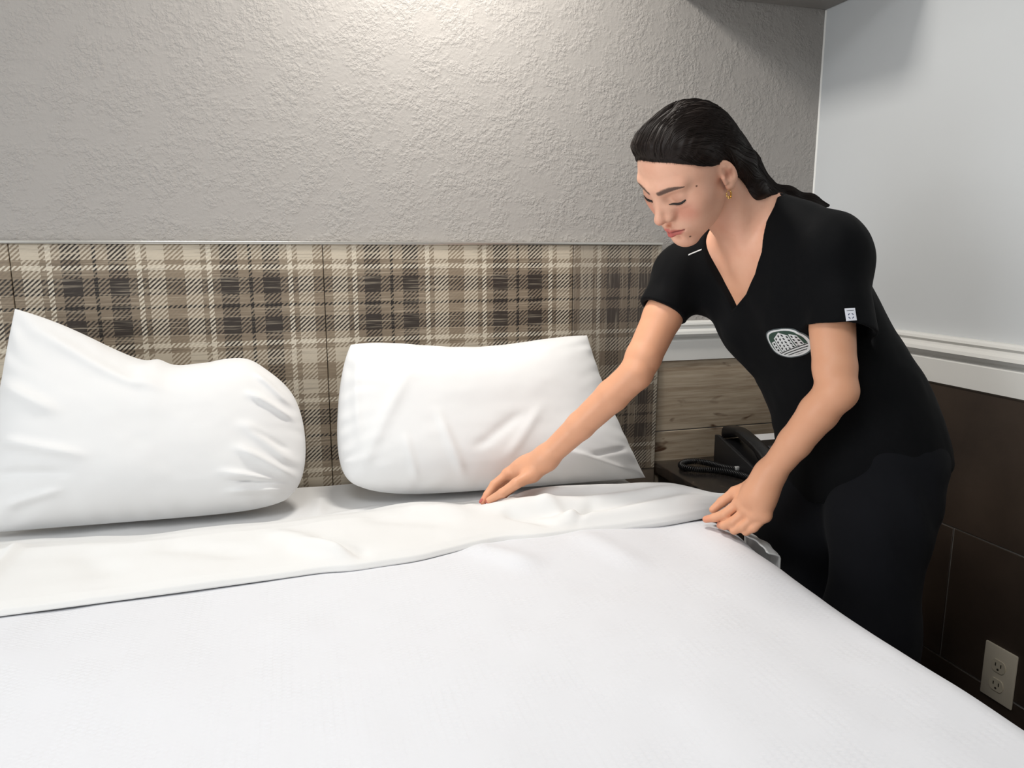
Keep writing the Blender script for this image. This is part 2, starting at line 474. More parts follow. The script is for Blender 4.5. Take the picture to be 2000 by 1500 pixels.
# folded-back top sheet: a band over the bedspread's edge, pulled up towards the hand on the right
def top_sheet():
    nx, ny = 420, 150
    xs = np.linspace(-.80, .87, nx); ts = np.linspace(0, 1, ny)
    X, Tt = np.meshgrid(xs, ts)
    yb = np.interp(xs, [-.8, -.58, -.29, .0, .2, .36, .47, .6, .72, .80, .87], [-.25, -.265, -.318, -.303, -.287, -.283, -.275, -.30, -.36, -.46, -.545])
    yf = np.interp(xs, [-.8, -.47, -.2, .0, .03, .08, .2, .32, .38, .45, .55, .62, .70, .80, .87], [-.65, -.635, -.625, -.615, -.612, -.622, -.612, -.575, -.562, -.574, -.572, -.585, -.60, -.615, -.63])
    ker = np.ones(13)/13
    yb = np.convolve(np.pad(yb, 6, 'edge'), ker, 'valid'); yf = np.convolve(np.pad(yf, 6, 'edge'), ker, 'valid')
    # rows: back roll (0-.1), top (.1-.9), front roll (.9-1)
    prof_t = np.array([0, .03, .06, .10, .2, .35, .5, .65, .8, .9, .95, .98, 1.0])
    prof_y = np.array([.03, .0, .0, .015, .12, .27, .43, .6, .8, .93, .985, 1.0, .985])
    prof_z = np.array([.000, .004, .010, .014, .022, .037, .046, .043, .036, .030, .024, .015, .006])
    f = np.interp(ts, prof_t, prof_y); hz = np.interp(ts, prof_t, prof_z)
    Y = yb[None] + (yf - yb)[None] * f[:, None]
    Z = (ZB + .010) + np.repeat(hz[:, None], nx, 1)
    core = smooth01(ts/.12)[:, None]*smooth01((1-ts)/.14)[:, None]
    h = ridges(X, Y, [
        (-.49, -.36, -.53, -.62, .012, .010), (-.75, -.42, -.2, -.45, .03, .006),
        (-.40, -.44, -.30, -.58, .03, -.006), (-.28, -.47, -.05, -.56, .025, -.008), (-.08, -.45, .10, -.60, .022, .010),
        (-.03, -.52, .10, -.60, .016, .012), (.02, -.50, .12, -.615, .014, -.010),
        (.10, -.42, .32, -.50, .03, -.008), (.2, -.38, .36, -.46, .03, .007),
        (.86, -.585, .30, -.40, .026, .024), (.86, -.57, .40, -.31, .022, .020), (.86, -.60, .42, -.52, .022, .018), (.86, -.59, .36, -.47, .016, -.012),
        (.86, -.565, .60, -.33, .012, -.010), (.48, -.45, .56, -.57, .016, .012), (.40, -.46, .50, -.56, .014, -.010), (.60, -.50, .52, -.57, .012, -.010),
        (.40, -.30, .46, -.44, .018, .010), (.38, -.31, .34, -.43, .014, .006)])
    h += .0045*n2(X, Y, 7, 2) + .002*n2(X, Y*1.5, 16, 4)
    lift = .030*smooth01((X-.52)/.32) * (.35 + .65*np.exp(-((f[:, None]-.72)/.45)**2))
    dip = 1-.62*np.exp(-((X-.39)/.075)**2)*np.exp(-((f[:, None]-.15)/.32)**2)
    hand = 0.0
    Z = (ZB + .010) + hz[:, None]*dip
    Z = Z + h*core + lift + hand
    # gathered into the pinch at the far right
    g = smooth01((X-.70)/.16)
    Y = Y + g*(-.585-Y)*.72
    Z = Z + g*(.0)
    Z = np.maximum(Z, ZB + .012 + .012*smooth01((-Y-.50)/.04))
    V = np.stack([X, Y, Z], -1).reshape(-1, 3)
    i, j = np.meshgrid(np.arange(nx-1), np.arange(ny-1)); a = (j*nx+i).ravel()
    F = np.stack([a, a+nx, a+nx+1, a+1], -1)
    m_, k_ = 40, 30
    a2, b2 = np.meshgrid(np.linspace(0, 1, m_), np.linspace(0, 1, k_))
    y2 = -.630-.125*a2; z2 = .634-.012*a2-b2*(.11+.02*np.sin(a2*9)); x2 = .850+.030*smooth01(b2/.12)+.003*np.sin(a2*11+b2*2)+.0015*np.sin(a2*23)
    i2, j2 = np.meshgrid(np.arange(m_-1), np.arange(k_-1)); q2 = (j2*m_+i2).ravel()+len(V)
    F = np.vstack([F, np.stack([q2, q2+m_, q2+m_+1, q2+1], -1)]); V = np.vstack([V, np.stack([x2, y2, z2], -1).reshape(-1, 3)])
    o = link_mesh('top_sheet', V, F, M_sheet)
    so = o.modifiers.new('thickness', 'SOLIDIFY'); so.thickness = .003; so.offset = -1
    return o
tsheet = top_sheet()
tag(tsheet, 'creased white top sheet folded back in a band and pulled by the hands', 'sheet')

# ------------------------------------------------------------------ pillows
def pillow(name, TL, TR, BL, BR, thick, edges, wr, seed, tfun, label, nrm=(0, -.9, .38), rnd=()):
    nu, nv = 150, 110
    u = np.sin(np.linspace(-1, 1, nu)*math.pi/2*.92)/math.sin(math.pi/2*.92); v = np.sin(np.linspace(-1, 1, nv)*math.pi/2*.92)/math.sin(math.pi/2*.92)
    U, Vv = np.meshgrid(u, v)
    a = (U+1)/2; b = (Vv+1)/2
    TL, TR, BL, BR = (np.array(p, float) for p in (TL, TR, BL, BR))
    mid = (BL*((1-a)*(1-b))[..., None]+BR*(a*(1-b))[..., None]+TL*((1-a)*b)[..., None]+TR*(a*b)[..., None])
    et, eb, el, er = edges          # offsets (functions) of the four edges
    off = np.zeros_like(mid)
    off += np.stack([0*a, 0*a, et(U)], -1)*(b**1.5)[..., None] + np.stack([0*a, 0*a, eb(U)], -1)*((1-b)**1.5)[..., None]
    off += np.stack([el(Vv), 0*a, 0*a], -1)*((1-a)**1.5)[..., None] + np.stack([er(Vv), 0*a, 0*a], -1)*(a**1.5)[..., None]
    mid = mid + off
    for (cu, cv, amt) in rnd:          # rounded corners
        wgt = np.clip((1+cu*U)/2, 0, 1)**7*np.clip((1+cv*Vv)/2, 0, 1)**7
        mid = mid+(wgt*amt)[..., None]*np.array([-cu, 0, -cv*.8])
    prof = (np.clip(1-np.abs(U)**3.2, 0, 1)*np.clip(1-np.abs(Vv)**3.2, 0, 1))**.55
    T = thick*prof*tfun(U, Vv)
    N = np.array(nrm, float); N /= np.linalg.norm(N)
    edge = np.clip(1-prof, 0, 1)
    w = ridges(U, Vv, wr) + .0045*n2(U*1.2, Vv, 2.2, seed) + .0008*n2(U, Vv, 8, seed+2)
    w *= smooth01(prof*2.2)
    # puckers along the seam
    ang = np.arctan2(Vv, U)
    w += .0035*np.sin(ang*31+4*n2(U, Vv, 3, seed+5))*edge**2*smooth01(prof*3)
    front = mid + (T+w)[..., None]*N
    back = mid - (T*.75)[..., None]*N
    zmin = ZB + .0115
    def settle(Pt):
        z = Pt[..., 2]; k = .02
        Pt[..., 2] = zmin + np.where(z-zmin > k, z-zmin, k*np.exp(np.clip((z-zmin)/k-1, -8, 0)))
        Pt[..., 1] = np.minimum(Pt[..., 1], -.045 - .01*np.exp(np.minimum(0, (-.045-Pt[..., 1])/.02)))
        return Pt
    front, back = settle(front), settle(back)
    nF = nu*nv
    V = np.vstack([front.reshape(-1, 3), back.reshape(-1, 3)])
    i, j = np.meshgrid(np.arange(nu-1), np.arange(nv-1)); q = (j*nu+i).ravel()
    F1 = np.stack([q, q+1, q+nu+1, q+nu], -1); F2 = np.stack([q, q+nu, q+nu+1, q+1], -1)+nF
    o = link_mesh(name, V, np.vstack([F1, F2]), M_case)
    bm = bmesh.new(); bm.from_mesh(o.data); bmesh.ops.remove_doubles(bm, verts=bm.verts, dist=.0006); bmesh.ops.recalc_face_normals(bm, faces=bm.faces)
    bm.to_mesh(o.data); bm.free()
    tag(o, label, 'pillow', 'pillows leaning on the headboard')
    return o
one = lambda *a: 1.0
pillow('pillow', (.118, -.118, .972), (.735, -.108, .964), (.082, -.232, .622), (.838, -.262, .622), .104,
       (lambda U: -.012*np.cos(U*3.1)-.004, lambda U: 0*U, lambda V: -.012*(1-V*V), lambda V: -.016*(1-V*V)),
       [(-.95, -.9, -.5, .7, .05, .006), (-.25, -.95, -.38, .1, .03, .006), (-.55, -.9, -.6, -.2, .025, .004), (-.2, -.55, .25, .0, .05, -.005), (.0, -.7, .4, .1, .04, .004),
        (-.92, .9, -.86, -.5, .03, .006), (.9, -.95, .35, -.55, .04, .010), (.95, -.6, .55, -.7, .03, -.006)], 1.0,
       lambda U, V: 1.0-.12*V, 'plump white pillow on the side nearer the woman, behind her outstretched arm', rnd=((-1, -1, .045), (-1, 1, .012)))
pillow('pillow', (-.545, -.145, 1.075), (-.020, -.125, .920), (-.612, -.222, .622), (-.006, -.252, .622), .110,
       (lambda U: -.055*np.exp(-((U+.05)/.55)**2)+.022*np.exp(-((U-.75)/.3)**2)+.010*np.exp(-((U-.0)/.07)**2), lambda U: 0*U,
        lambda V: .0*V-.01*(1-V*V), lambda V: .028*(1-V*V)),
       [(-.95, -.2, -.3, -.35, .05, .010), (-.95, -.5, -.4, -.5, .04, -.008), (-.98, .3, -.5, .05, .06, .010), (-.9, -.8, -.45, -.65, .04, .008),
        (.98, -.75, .40, -.5, .04, .012), (.98, -.8, .45, -.75, .035, .010), (.98, -.65, .5, -.2, .04, .012), (.95, -.5, .55, .1, .05, .010), (.98, .1, .6, .45, .04, .012), (.95, .3, .7, .75, .04, .010),
        (.96, -.7, .45, -.62, .02, -.010), (.9, -.3, .6, .0, .03, -.008), (-.1, .95, -.05, .5, .05, .006), (-.9, .9, .2, .45, .07, .008)], 4.0,
       lambda U, V: 1.0-.62*np.exp(-((U+1)/.7)**2-((V-1)/.7)**2), 'slumped white pillow with an empty peaked corner, farthest from the woman', rnd=((1, -1, .03), (1, 1, .035)))

# pillowcase flap of the right pillow is part of the fitted bed make-up: small loose corner of cloth
# ------------------------------------------------------------------ nightstand and telephone
M_stone, n, b = mat('stone_black', hx(38, 35, 33), .26)
c = n.coord()
f1 = n.rng(n.noise(c, 9, 6, .65, .8), .50, .68); f2 = n.rng(n.noise(c, 60, 4, .7), .58, .75)
n.put(b.inputs['Base Color'], n.mix(n.m('MULTIPLY', f1, .5), n.mix(n.m('MULTIPLY', f2, .6), hx(32, 29, 28), hx(96, 84, 74)), hx(84, 66, 52)))
M_dwood, n, b = mat('cabinet_dark', hx(34, 29, 27), .45)
x, y, z = n.sep(n.coord())
n.put(b.inputs['Base Color'], n.mix(n.noise(n.comb(n.m('MULTIPLY', x, 6), n.m('MULTIPLY', y, 6), n.m('MULTIPLY', z, 70)), 1, 4), hx(26, 22, 20), hx(48, 40, 36)))
M_blk, _, _ = mat('plastic_black', hx(18, 18, 20), .32)
M_blk2, _, _ = mat('plastic_black_matte', hx(24, 24, 26), .5)
M_clear, _, _ = mat('plastic_plug_clear', hx(190, 190, 190), .15)  # opaque pale grey: glints on the clear plug put into its colour
M_card, _, _ = mat('card_white', hx(226, 226, 228), .6)
M_ink, _, _ = mat('print_grey', hx(110, 112, 118), .6)
M_key, _, _ = mat('key_grey', hx(60, 60, 64), .5)

NZ = .586
ns = empty('nightstand', (1.23, -.25, 0))
tag(ns, 'black stone-topped nightstand in the corner beside the bed', 'nightstand')
adopt(box('stone_top', (.985, -.475, NZ - .03), (WX - .016, -.014, NZ), M_stone, bevel=.004), ns)
adopt(box('cabinet_body', (1.002, -.455, .08), (WX - .026, -.02, NZ - .03), M_dwood, bevel=.002), ns)
dr = box('drawer', (1.012, -.466, .36), (WX - .036, -.455, NZ - .045), M_dwood, bevel=.003); adopt(dr, ns)
adopt(tube('handle', [(1.17, -.466, .45), (1.17, -.486, .45), (1.30, -.486, .45), (1.30, -.466, .45)], .005, M_metal), dr)
adopt(box('plinth', (1.02, -.43, 0), (WX - .04, -.03, .08), M_dwood), ns)

ph = empty('desk_telephone', (1.25, -.18, NZ))
tag(ph, 'black corded desk telephone on the nightstand with a white faceplate card', 'telephone')
# wedge base: profile in (y, z)
yb, yf = -.075, -.285
base_prof = [(yf, NZ), (yb, NZ), (yb - .004, NZ + .062), (yb - .02, NZ + .074), (yb - .055, NZ + .070), (yf + .02, NZ + .030), (yf, NZ + .018)]
adopt(prism('telephone_base', base_prof, 'x', 1.162, 1.385, M_blk, smooth=True, bevel=.004), ph)
# raised side cheek on the left, with the handset cradle behind it
cheek = [(yf - .002, NZ + .001), (yb + .002, NZ + .001), (yb + .002, NZ + .082), (yb - .012, NZ + .084), (yf, NZ + .030)]
adopt(prism('side_cheek', cheek, 'x', 1.150, 1.160, M_blk2, smooth=True, bevel=.002), ph)
def handset():
    pts = [(1.196, yb - .004, NZ + .094), (1.196, -.13, NZ + .100), (1.196, -.18, NZ + .090), (1.196, -.23, NZ + .074), (1.196, yf + .006, NZ + .052)]
    p = cat_rom(pts, 12)
    bm = bmesh.new()
    rings = []
    for i, q in enumerate(p):
        t = i/(len(p)-1); e = max(0, abs(t-.5)*2-.45)/.55
        w = .021+.007*e; hh = .010+.010*e
        ring = []
        for k in range(16):
            a = 2*math.pi*k/16
            cx = math.copysign(abs(math.cos(a))**.55, math.cos(a)); sz = math.copysign(abs(math.sin(a))**.55, math.sin(a))
            ring.append(bm.verts.new((q[0]+w*cx, q[1], q[2]+hh*sz-(e*.006))))
        rings.append(ring)
    for a, b_ in zip(rings, rings[1:]):
        for k in range(16): bm.faces.new((a[k], a[(k+1) % 16], b_[(k+1) % 16], b_[k]))
    bm.faces.new(rings[0]); bm.faces.new(rings[-1][::-1])
    return bm_obj('handset', bm, M_blk, smooth=True)
adopt(handset(), ph)
sl = math.atan2(.040, .155)
Mx = Matrix.Translation((1.305, -.155, NZ + .0585)) @ Matrix.Rotation(sl, 4, 'X')
adopt(box('keypad_panel', (-.07, -.10, 0), (.07, .065, .003), M_blk2, M=Mx, bevel=.001, seg=1), ph)
for r in range(4):
    for q in range(3):
        adopt(box('key', (-.04+q*.026, -.085+r*.022, .003), (-.022+q*.026, -.071+r*.022, .0065), M_key, M=Mx, bevel=.0015, seg=1), ph)
card = box('faceplate_card', (-.066, .018, .003), (.066, .064, .0045), M_card, M=Mx); adopt(card, ph)
card2 = box('printed_block', (-.058, .035, .0046), (-.044, .050, .0049), M_ink, M=Mx); adopt(card2, card)
# handset jack and coiled cord
adopt(box('cord_plug', (1.138, -.205, NZ + .012), (1.150, -.196, NZ + .024), M_clear, bevel=.002), ph)
path = cat_rom([(1.144, -.200, NZ+.016), (1.128, -.165, NZ+.012), (1.108, -.105, NZ+.0105), (1.075, -.078, NZ+.0105), (1.040, -.090, NZ+.0105), (1.022, -.118, NZ+.0105), (1.035, -.148, NZ+.0105),
                (1.075, -.168, NZ+.0105), (1.115, -.195, NZ+.0105), (1.135, -.235, NZ+.0105), (1.150, -.290, NZ+.0105), (1.185, -.310, NZ+.0105), (1.196, -.288, NZ+.030)], 60)
d = np.r_[0, np.cumsum(np.linalg.norm(np.diff(path, axis=0), axis=1))]
L = d[-1]; turns = int(L/.0052); m = turns*10
ss = np.linspace(0, L, m); cen = np.stack([np.interp(ss, d, path[:, k]) for k in range(3)], 1)
T = np.gradient(cen, axis=0); T /= np.linalg.norm(T, axis=1, keepdims=True)
N = np.cross(T, [0, 0, 1.]); N /= np.linalg.norm(N, axis=1, keepdims=True); Bn = np.cross(N, T)
an = 2*math.pi*turns*ss/L
adopt(tube('coiled_cord', cen + .0070*(np.cos(an)[:, None]*N + np.sin(an)[:, None]*Bn), .0021, M_blk, n=6), ph)

# ------------------------------------------------------------------ outlet on the right wall
M_ivory, _, _ = mat('outlet_ivory', hx(202, 192, 174), .4)
M_ivory2, _, _ = mat('outlet_ivory_face', hx(196, 186, 166), .35)
M_slot, _, _ = mat('outlet_slot', hx(50, 42, 34), .7)
pl = empty('power_outlet', (WX - .012, -.757, .258))
tag(pl, 'ivory duplex power outlet on the dark tiles by the bed edge', 'outlet')
adopt(box('cover_plate', (WX - .018, -.796, .196), (WX - .012, -.718, .324), M_ivory, bevel=.003), pl)
def recept(zc):
    prof = []
    for k in range(40):
        a = 2*math.pi*k/40
        yy = .0172*math.cos(a); zz = .0172*math.sin(a); zz = max(-.0142, min(.0142, zz))
        prof.append((-.757+yy, zc+zz))
    o = prism('receptacle', prof, 'x', WX - .0205, WX - .0175, M_ivory2, smooth=False); adopt(o, pl)
    for (yy, zz, w, hgt) in ((-.0064, .003, .0012, .0042), (.0064, .003, .0012, .0036)):
        s = box('slot', (WX - .0209, -.757+yy-w, zc+zz-hgt), (WX - .0203, -.757+yy+w, zc+zz+hgt), M_slot); adopt(s, o)
    p2 = [(-.757+.0026*math.cos(t*math.pi/8), zc-.0075+.0026*math.sin(t*math.pi/8)) for t in range(16)]
    s = prism('slot', p2, 'x', WX - .0209, WX - .0203, M_slot); adopt(s, o)
recept(.280); recept(.2355)

# ================================================================== the person
# implicit-surface modelling: smooth unions of tapered capsules and ellipsoids, meshed with surface nets
class SDF:
    def __init__(s): s.P = []
    def rc(s, a, b, r1, r2=None, k=.01, op='u'):
        a = np.array(a, float); b = np.array(b, float); r2 = r1 if r2 is None else r2
        c = (a+b)/2; br = np.linalg.norm(a-b)/2+max(r1, r2)
        def f(p, a=a, ab=b-a, r1=r1, dr=r2-r1):
            pa = p-a; t = np.clip(pa@ab/(ab@ab+1e-12), 0, 1)
            return np.linalg.norm(pa-t[:, None]*ab, axis=1)-(r1+dr*t)
        s.P.append((op, f, k, c, br)); return s
    def chain(s, pts, rad, k=.01, op='u'):
        for i in range(len(pts)-1): s.rc(pts[i], pts[i+1], rad[i], rad[i+1], k, op)
        return s
    def el(s, c, rad, B=None, k=.01, op='u'):
        c = np.array(c, float); rad = np.array(rad, float); B = np.eye(3) if B is None else B
        def f(p, c=c, rad=rad, B=B):
            q = (p-c)@B; k0 = np.linalg.norm(q/rad, axis=1); k1 = np.linalg.norm(q/rad**2, axis=1)
            return k0*(k0-1)/(k1+1e-9)
        s.P.append((op, f, k, c, rad.max())); return s
    def fn(s, f, op='u', k=.004, c=(0, 0, 0), br=9.0):
        s.P.append((op, f, k, np.array(c, float), br)); return s
    def __call__(s, p, sub=None):
        d = np.full(len(p), 9.0)
        for (op, f, k, c, br) in (sub if sub is not None else s.P):
            if op == 'd':
                d = d + f(p); continue
            e = f(p)
            if op == 'u':
                h = np.maximum(k-np.abs(d-e), 0)/k; d = np.minimum(d, e)-h*h*k*.25
            else:
                e = -e if op == 's' else e      # 'i' intersects
                h = np.maximum(k-np.abs(d-e), 0)/k; d = np.maximum(d, e)+h*h*k*.25
        return d
    def near(s, c, r):
        return [P for P in s.P if P[0] == 'd' or np.linalg.norm(P[3]-c) < P[4]+r+P[2]+.030]
    def grad(s, p, e=.0012):
        g = np.stack([s(p+np.eye(3)[i]*e)-s(p-np.eye(3)[i]*e) for i in range(3)], 1)
        return g/(np.linalg.norm(g, axis=1, keepdims=True)+1e-9)
    def mesh(s, lo, hi, h, B=8, CH=6):
        lo = np.array(lo, float); n = np.ceil((np.array(hi)-lo)/(h*B*CH)).astype(int)
        big = 1 << 20
        keys, pos, edg = [], [], []
        loc = np.stack(np.meshgrid(*[np.arange(B+1)]*3, indexing='ij'), -1).reshape(-1, 3)
        bl = np.stack(np.meshgrid(*[np.arange(CH)]*3, indexing='ij'), -1).reshape(-1, 3)
        cs = h*B*CH
        for ci in np.ndindex(*n):
            c0 = lo+np.array(ci)*cs
            sub = s.near(c0+cs/2, cs*.87)
            if not any(P[0] == 'u' for P in sub): continue
            bc = c0+(bl+.5)*h*B
            dc = s(bc, sub)
            keep = np.abs(dc) < h*B*1.3
            if not keep.any(): continue
            b0 = (np.array(ci)*CH+bl[keep])*B                       # integer origin of each block
            g = b0[:, None]+loc[None]
            D = s((lo+g.reshape(-1, 3)*h), sub).reshape(len(b0), B+1, B+1, B+1)
            I = D < 0
            corners = [(i, j, k) for i in (0, 1) for j in (0, 1) for k in (0, 1)]
            sl = lambda i, j, k, A: A[:, i:i+B, j:j+B, k:k+B]
            cnt = sum(sl(*c, I).astype(np.int8) for c in corners)
            act = (cnt > 0) & (cnt < 8)
            if not act.any(): continue
            bi, x, y, z = np.nonzero(act)
            ps = np.zeros((len(bi), 3)); ne = np.zeros(len(bi))
            val = {c: D[bi, x+c[0], y+c[1], z+c[2]] for c in corners}
            for c in corners:
                for ax in range(3):
                    if c[ax]: continue
                    e = list(c); e[ax] = 1; e = tuple(e)
                    m = (val[c] < 0) != (val[e] < 0)
                    t = val[c]/(val[c]-val[e]+1e-12)
                    q = np.tile(np.array(c, float), (len(bi), 1)); q[:, ax] = t
                    ps += np.where(m[:, None], q, 0); ne += m
            ps /= ne[:, None]
            gi = b0[bi]+np.stack([x, y, z], 1)
            keys.append((gi[:, 0].astype(np.int64)*big+gi[:, 1])*big+gi[:, 2])
            pos.append(lo+(gi+ps)*h)
            for ax in range(3):
                e = [0, 0, 0]; e[ax] = 1
                m = (val[(0, 0, 0)] < 0) != (val[tuple(e)] < 0)
                if m.any(): edg.append(np.column_stack([gi[m], np.full(m.sum(), ax), val[(0, 0, 0)][m] < 0]))
        keys = np.concatenate(keys); pos = np.concatenate(pos); edg = np.concatenate(edg)
        o = np.argsort(keys); keys = keys[o]; pos = pos[o]
        def look(g):
            kk = (g[:, 0].astype(np.int64)*big+g[:, 1])*big+g[:, 2]
            i = np.clip(np.searchsorted(keys, kk), 0, len(keys)-1); return np.where(keys[i] == kk, i, -1)
        F = []
        for ax in range(3):
            E = edg[edg[:, 3] == ax]; g = E[:, :3]; b, c = [(1, 2), (2, 0), (0, 1)][ax]
            eb = np.zeros(3, int); eb[b] = 1; ec = np.zeros(3, int); ec[c] = 1
            q = np.stack([look(g), look(g-eb), look(g-eb-ec), look(g-ec)], 1)
            fl = E[:, 4] == 1
            q = np.where(fl[:, None], q, q[:, ::-1])
            F.append(q[(q >= 0).all(1)])
        return pos, np.concatenate(F)

def rotm(ax, deg):
    c, s_ = math.cos(R(deg)), math.sin(R(deg)); m = np.eye(3); i, j = [(1, 2), (2, 0), (0, 1)][ax]
    m[i, i] = m[j, j] = c; m[i, j] = -s_; m[j, i] = s_; return m
def nrmz(v): v = np.array(v, float); return v/np.linalg.norm(v)
def V3(*a): return np.array(a, float)

# --- skeleton (world coordinates, metres)
HT = V3(.7172, -.6419, 1.330)                     # mid-ear point of the head
HB = np.array([[-.3948, -.6726, -.6259], [.9077, -.1801, -.3790], [.1421, -.7178, .6816]])   # columns: right, forward, up
def H(x, y, z): return HT+HB@V3(x, y, z)
NBp = V3(.878, -.592, 1.243)
PEL = V3(1.076, -.698, .823)
Ls, Rs = V3(.938, -.747, 1.195), V3(.803, -.474, 1.146)
Le, Lw = V3(.916, -.826, .947), V3(.857, -.733, .769)
Re, Rw = V3(.675, -.522, .940), V3(.516, -.415, .742)
tu = nrmz(NBp-PEL); tr = nrmz((Rs-Ls)-tu*((Rs-Ls)@tu)); tf = np.cross(tu, tr)
_c, _s = math.cos(R(16)), math.sin(R(16)); tr, tf = tr*_c-tf*_s, tf*_c+tr*_s      # chest turned a little towards the reaching arm
TB = np.stack([tr, tu, tf], 1)
def Tt(x, y, z): return NBp+TB@V3(x, y, z)

body = SDF()
# head
def hel(c, rad, k=.02, op='u', rot=None):
    body.el(H(*c), rad, HB if rot is None else HB@rot, k, op)
def hrc(a, b, r1, r2=None, k=.01, op='u'): body.rc(H(*a), H(*b), r1, r2, k, op)
hel((0, -.006, .043), (.071, .082, .076))
hel((0, .030, .049), (.062, .057, .057), .03)
hel((0, .030, -.005), (.060, .060, .070), .03)
hel((0, .036, -.048), (.044, .052, .043), .03)
for s in (-1, 1):
    hrc((s*.049, .008, -.036), (s*.016, .076, -.086), .011, .011, .03)
    hel((s*.043, .056, -.004), (.021, .022, .022), .026)
    hrc((s*.010, .090, .046), (s*.044, .072, .047), .0085, .007, .016)
hel((0, .080, -.086), (.017, .014, .015), .018)
hel((0, .078, -.046), (.029, .021, .028), .022)
hel((0, .062, .020), (.030, .030, .030), .02)
for s in (-1, 1):
    hel((s*.033, .099, .024), (.017, .014, .0115), .012, 's')
    hel((s*.0325, .0745, .0225), (.0150, .0140, .0125), .005)
    hel((s*.033, .0770, .0085), (.014, .0085, .0055), .008)
hrc((0, .0885, .030), (0, .1120, -.003), .0066, .0078, .013)
hel((0, .1125, -.0085), (.0098, .0100, .0088), .007)
for s in (-1, 1):
    hel((s*.0125, .0985, -.0125), (.0066, .0100, .0076), .010)
    hel((s*.0068, .1050, -.0215), (.0034, .0052, .0034), .003, 's')
hel((0, .101, -.030), (.004, .006, .010), .008, 's')
for s in (-1, 1):
    hel((s*.0105, .0905, .0020), (.0095, .0100, .0130), .012)
    hel((s*.038, .046, -.036), (.018, .026, .026), .03)
# lips
for s in (-1, 1):
    hrc((s*.0045, .1025, -.0405), (s*.0235, .0895, -.0465), .0058, .0024, .004)
    hrc((0, .1020, -.0545), (s*.0195, .0900, -.0500), .0076, .0030, .004)
    hrc((0, .1095, -.0466), (s*.0255, .0930, -.0476), .0013, .0010, .003, 's')
hel((0, .104, -.066), (.014, .012, .006), .010, 's')
# ear (her left and right)
for s in (-1, 1):
    rot = rotm(2, s*30)@rotm(0, -10)
    hel((s*.0775, -.004, .005), (.0056, .0140, .0290), .006, 'u', rot)
    hel((s*.0745, .000, -.022), (.0058, .0085, .0105), .005, 'u', rot)
    hel((s*.0828, .000, .008), (.0060, .0102, .0225), .002, 's', rot)
    hrc((s*.0800, -.0075, .012), (s*.0775, -.0040, -.010), .0024, .0028, .004)
    hrc((s*.0785, .0000, .022), (s*.0800, -.0075, .012), .0016, .0024, .004)
    hrc((s*.0750, .0080, .002), (s*.0750, .0078, -.010), .0040, .0036, .004)
    hel((s*.0800, .0010, -.001), (.0040, .0050, .0070), .003, 's')
# neck, collar bones
hd = body.rc
hd(H(0, -.026, -.030), NBp+TB@V3(0, -.035, .000), .051, .056, .014)
hd(H(0, -.060, .000), Tt(0, .000, -.035), .040, .050, .04)
for s in (-1, 1):
    hd(H(s*.052, -.030, -.030), Tt(s*.010, -.052, .052), .012, .009, .02)
    hd(Tt(s*.014, -.060, .050), Tt(s*.075, -.040, .036), .008, .007, .022)
# torso
def tel(S, c, rad, k=.04, op='u'): S.el(Tt(*c), rad, TB, k, op)
tel(body, (0, -.115, .000), (.128, .110, .078))
tel(body, (0, -.200, .004), (.116, .130, .080))
for s in (-1, 1): tel(body, (s*.064, -.190, .058), (.052, .056, .046), .035)
tel(body, (0, -.330, -.004), (.100, .120, .074))
pu = nrmz(tu*.6+V3(-.15, 0, 1)*.6); pf = nrmz(tf-pu*(tf@pu)); PB = np.stack([np.cross(pf, pu), pu, pf], 1)
body.el(PEL, (.145, .105, .100), PB, .05)
for Sh, s in ((Ls, -1), (Rs, 1)):
    body.rc(Tt(s*.030, -.015, -.018), Sh, .046, .046, .04)
    body.rc(Tt(s*.080, -.120, .010), Sh+TB@V3(0, -.03, 0), .055, .042, .05)
# legs (inside the trousers)
Lhip, Rhip = V3(1.090, -.790, .800), V3(1.085, -.630, .780)
Lkn, Rkn = V3(1.045, -.840, .440), V3(1.005, -.625, .440)
Lan, Ran = V3(1.090, -.845, .085), V3(1.060, -.610, .085)
for hp, kn in ((Lhip, Lkn), (Rhip, Rkn)): body.rc(hp, hp+(kn-hp)*.35, .072, .064, .04)
# arms
def arm(sh, el_, wr, f=1.0):
    u = el_-sh; v = wr-el_
    body.chain([sh, sh+u*.45, sh+u*.85, el_], [.0425, .0405, .0365, .0340], .008)
    body.chain([el_, el_+v*.25, el_+v*.6, wr], [.0340, .0340, .0300, .0250], .008)
arm(Ls, Le, Lw); arm(Rs, Re, Rw)
body.el(Le+nrmz(Le-(Ls+Lw)/2)*.010, (.017, .017, .019), None, .03)
# hands: palm from wrist to knuckles, then separate fingers
def hand(wr, mcp, fingers, thumb, rad, kp=.012):
    body.rc(wr, (mcp[0]+mcp[1])/2+(wr-mcp[1])*.10, .0225, .0165, .02)
    body.rc(wr, (mcp[2]+mcp[3])/2+(wr-mcp[2])*.10, .0220, .0165, .02)
    cen = (wr+mcp.mean(0))/2 if hasattr(mcp, 'mean') else (wr*.45+sum(mcp)/4*.55); body.el(cen, (.026, .026, .026), None, .03)
    for a, b in zip(mcp, mcp[1:]): body.rc(a, b, .0112, .0108, .010)
    for i, (m, F) in enumerate(zip(mcp, fingers)):
        pts = [m]+[np.array(q, float) for q in F]
        body.chain(pts, rad[i][:len(pts)], .0030)
        body.el(m, (rad[i][0]*1.12,)*3, None, .006)
    tp = [np.array(q, float) for q in thumb]
    body.chain([wr*.5+tp[0]*.5, tp[0], tp[1]], [.018, .0160, .0118], .012)
    body.chain(tp[1:], [.0116, .0100, .0082][:len(tp)-1], .0040)
FR = [(.0104, .0098, .0086, .0072), (.0106, .0100, .0088, .0074), (.0102, .0094, .0084, .0070), (.0092, .0084, .0076, .0064)]
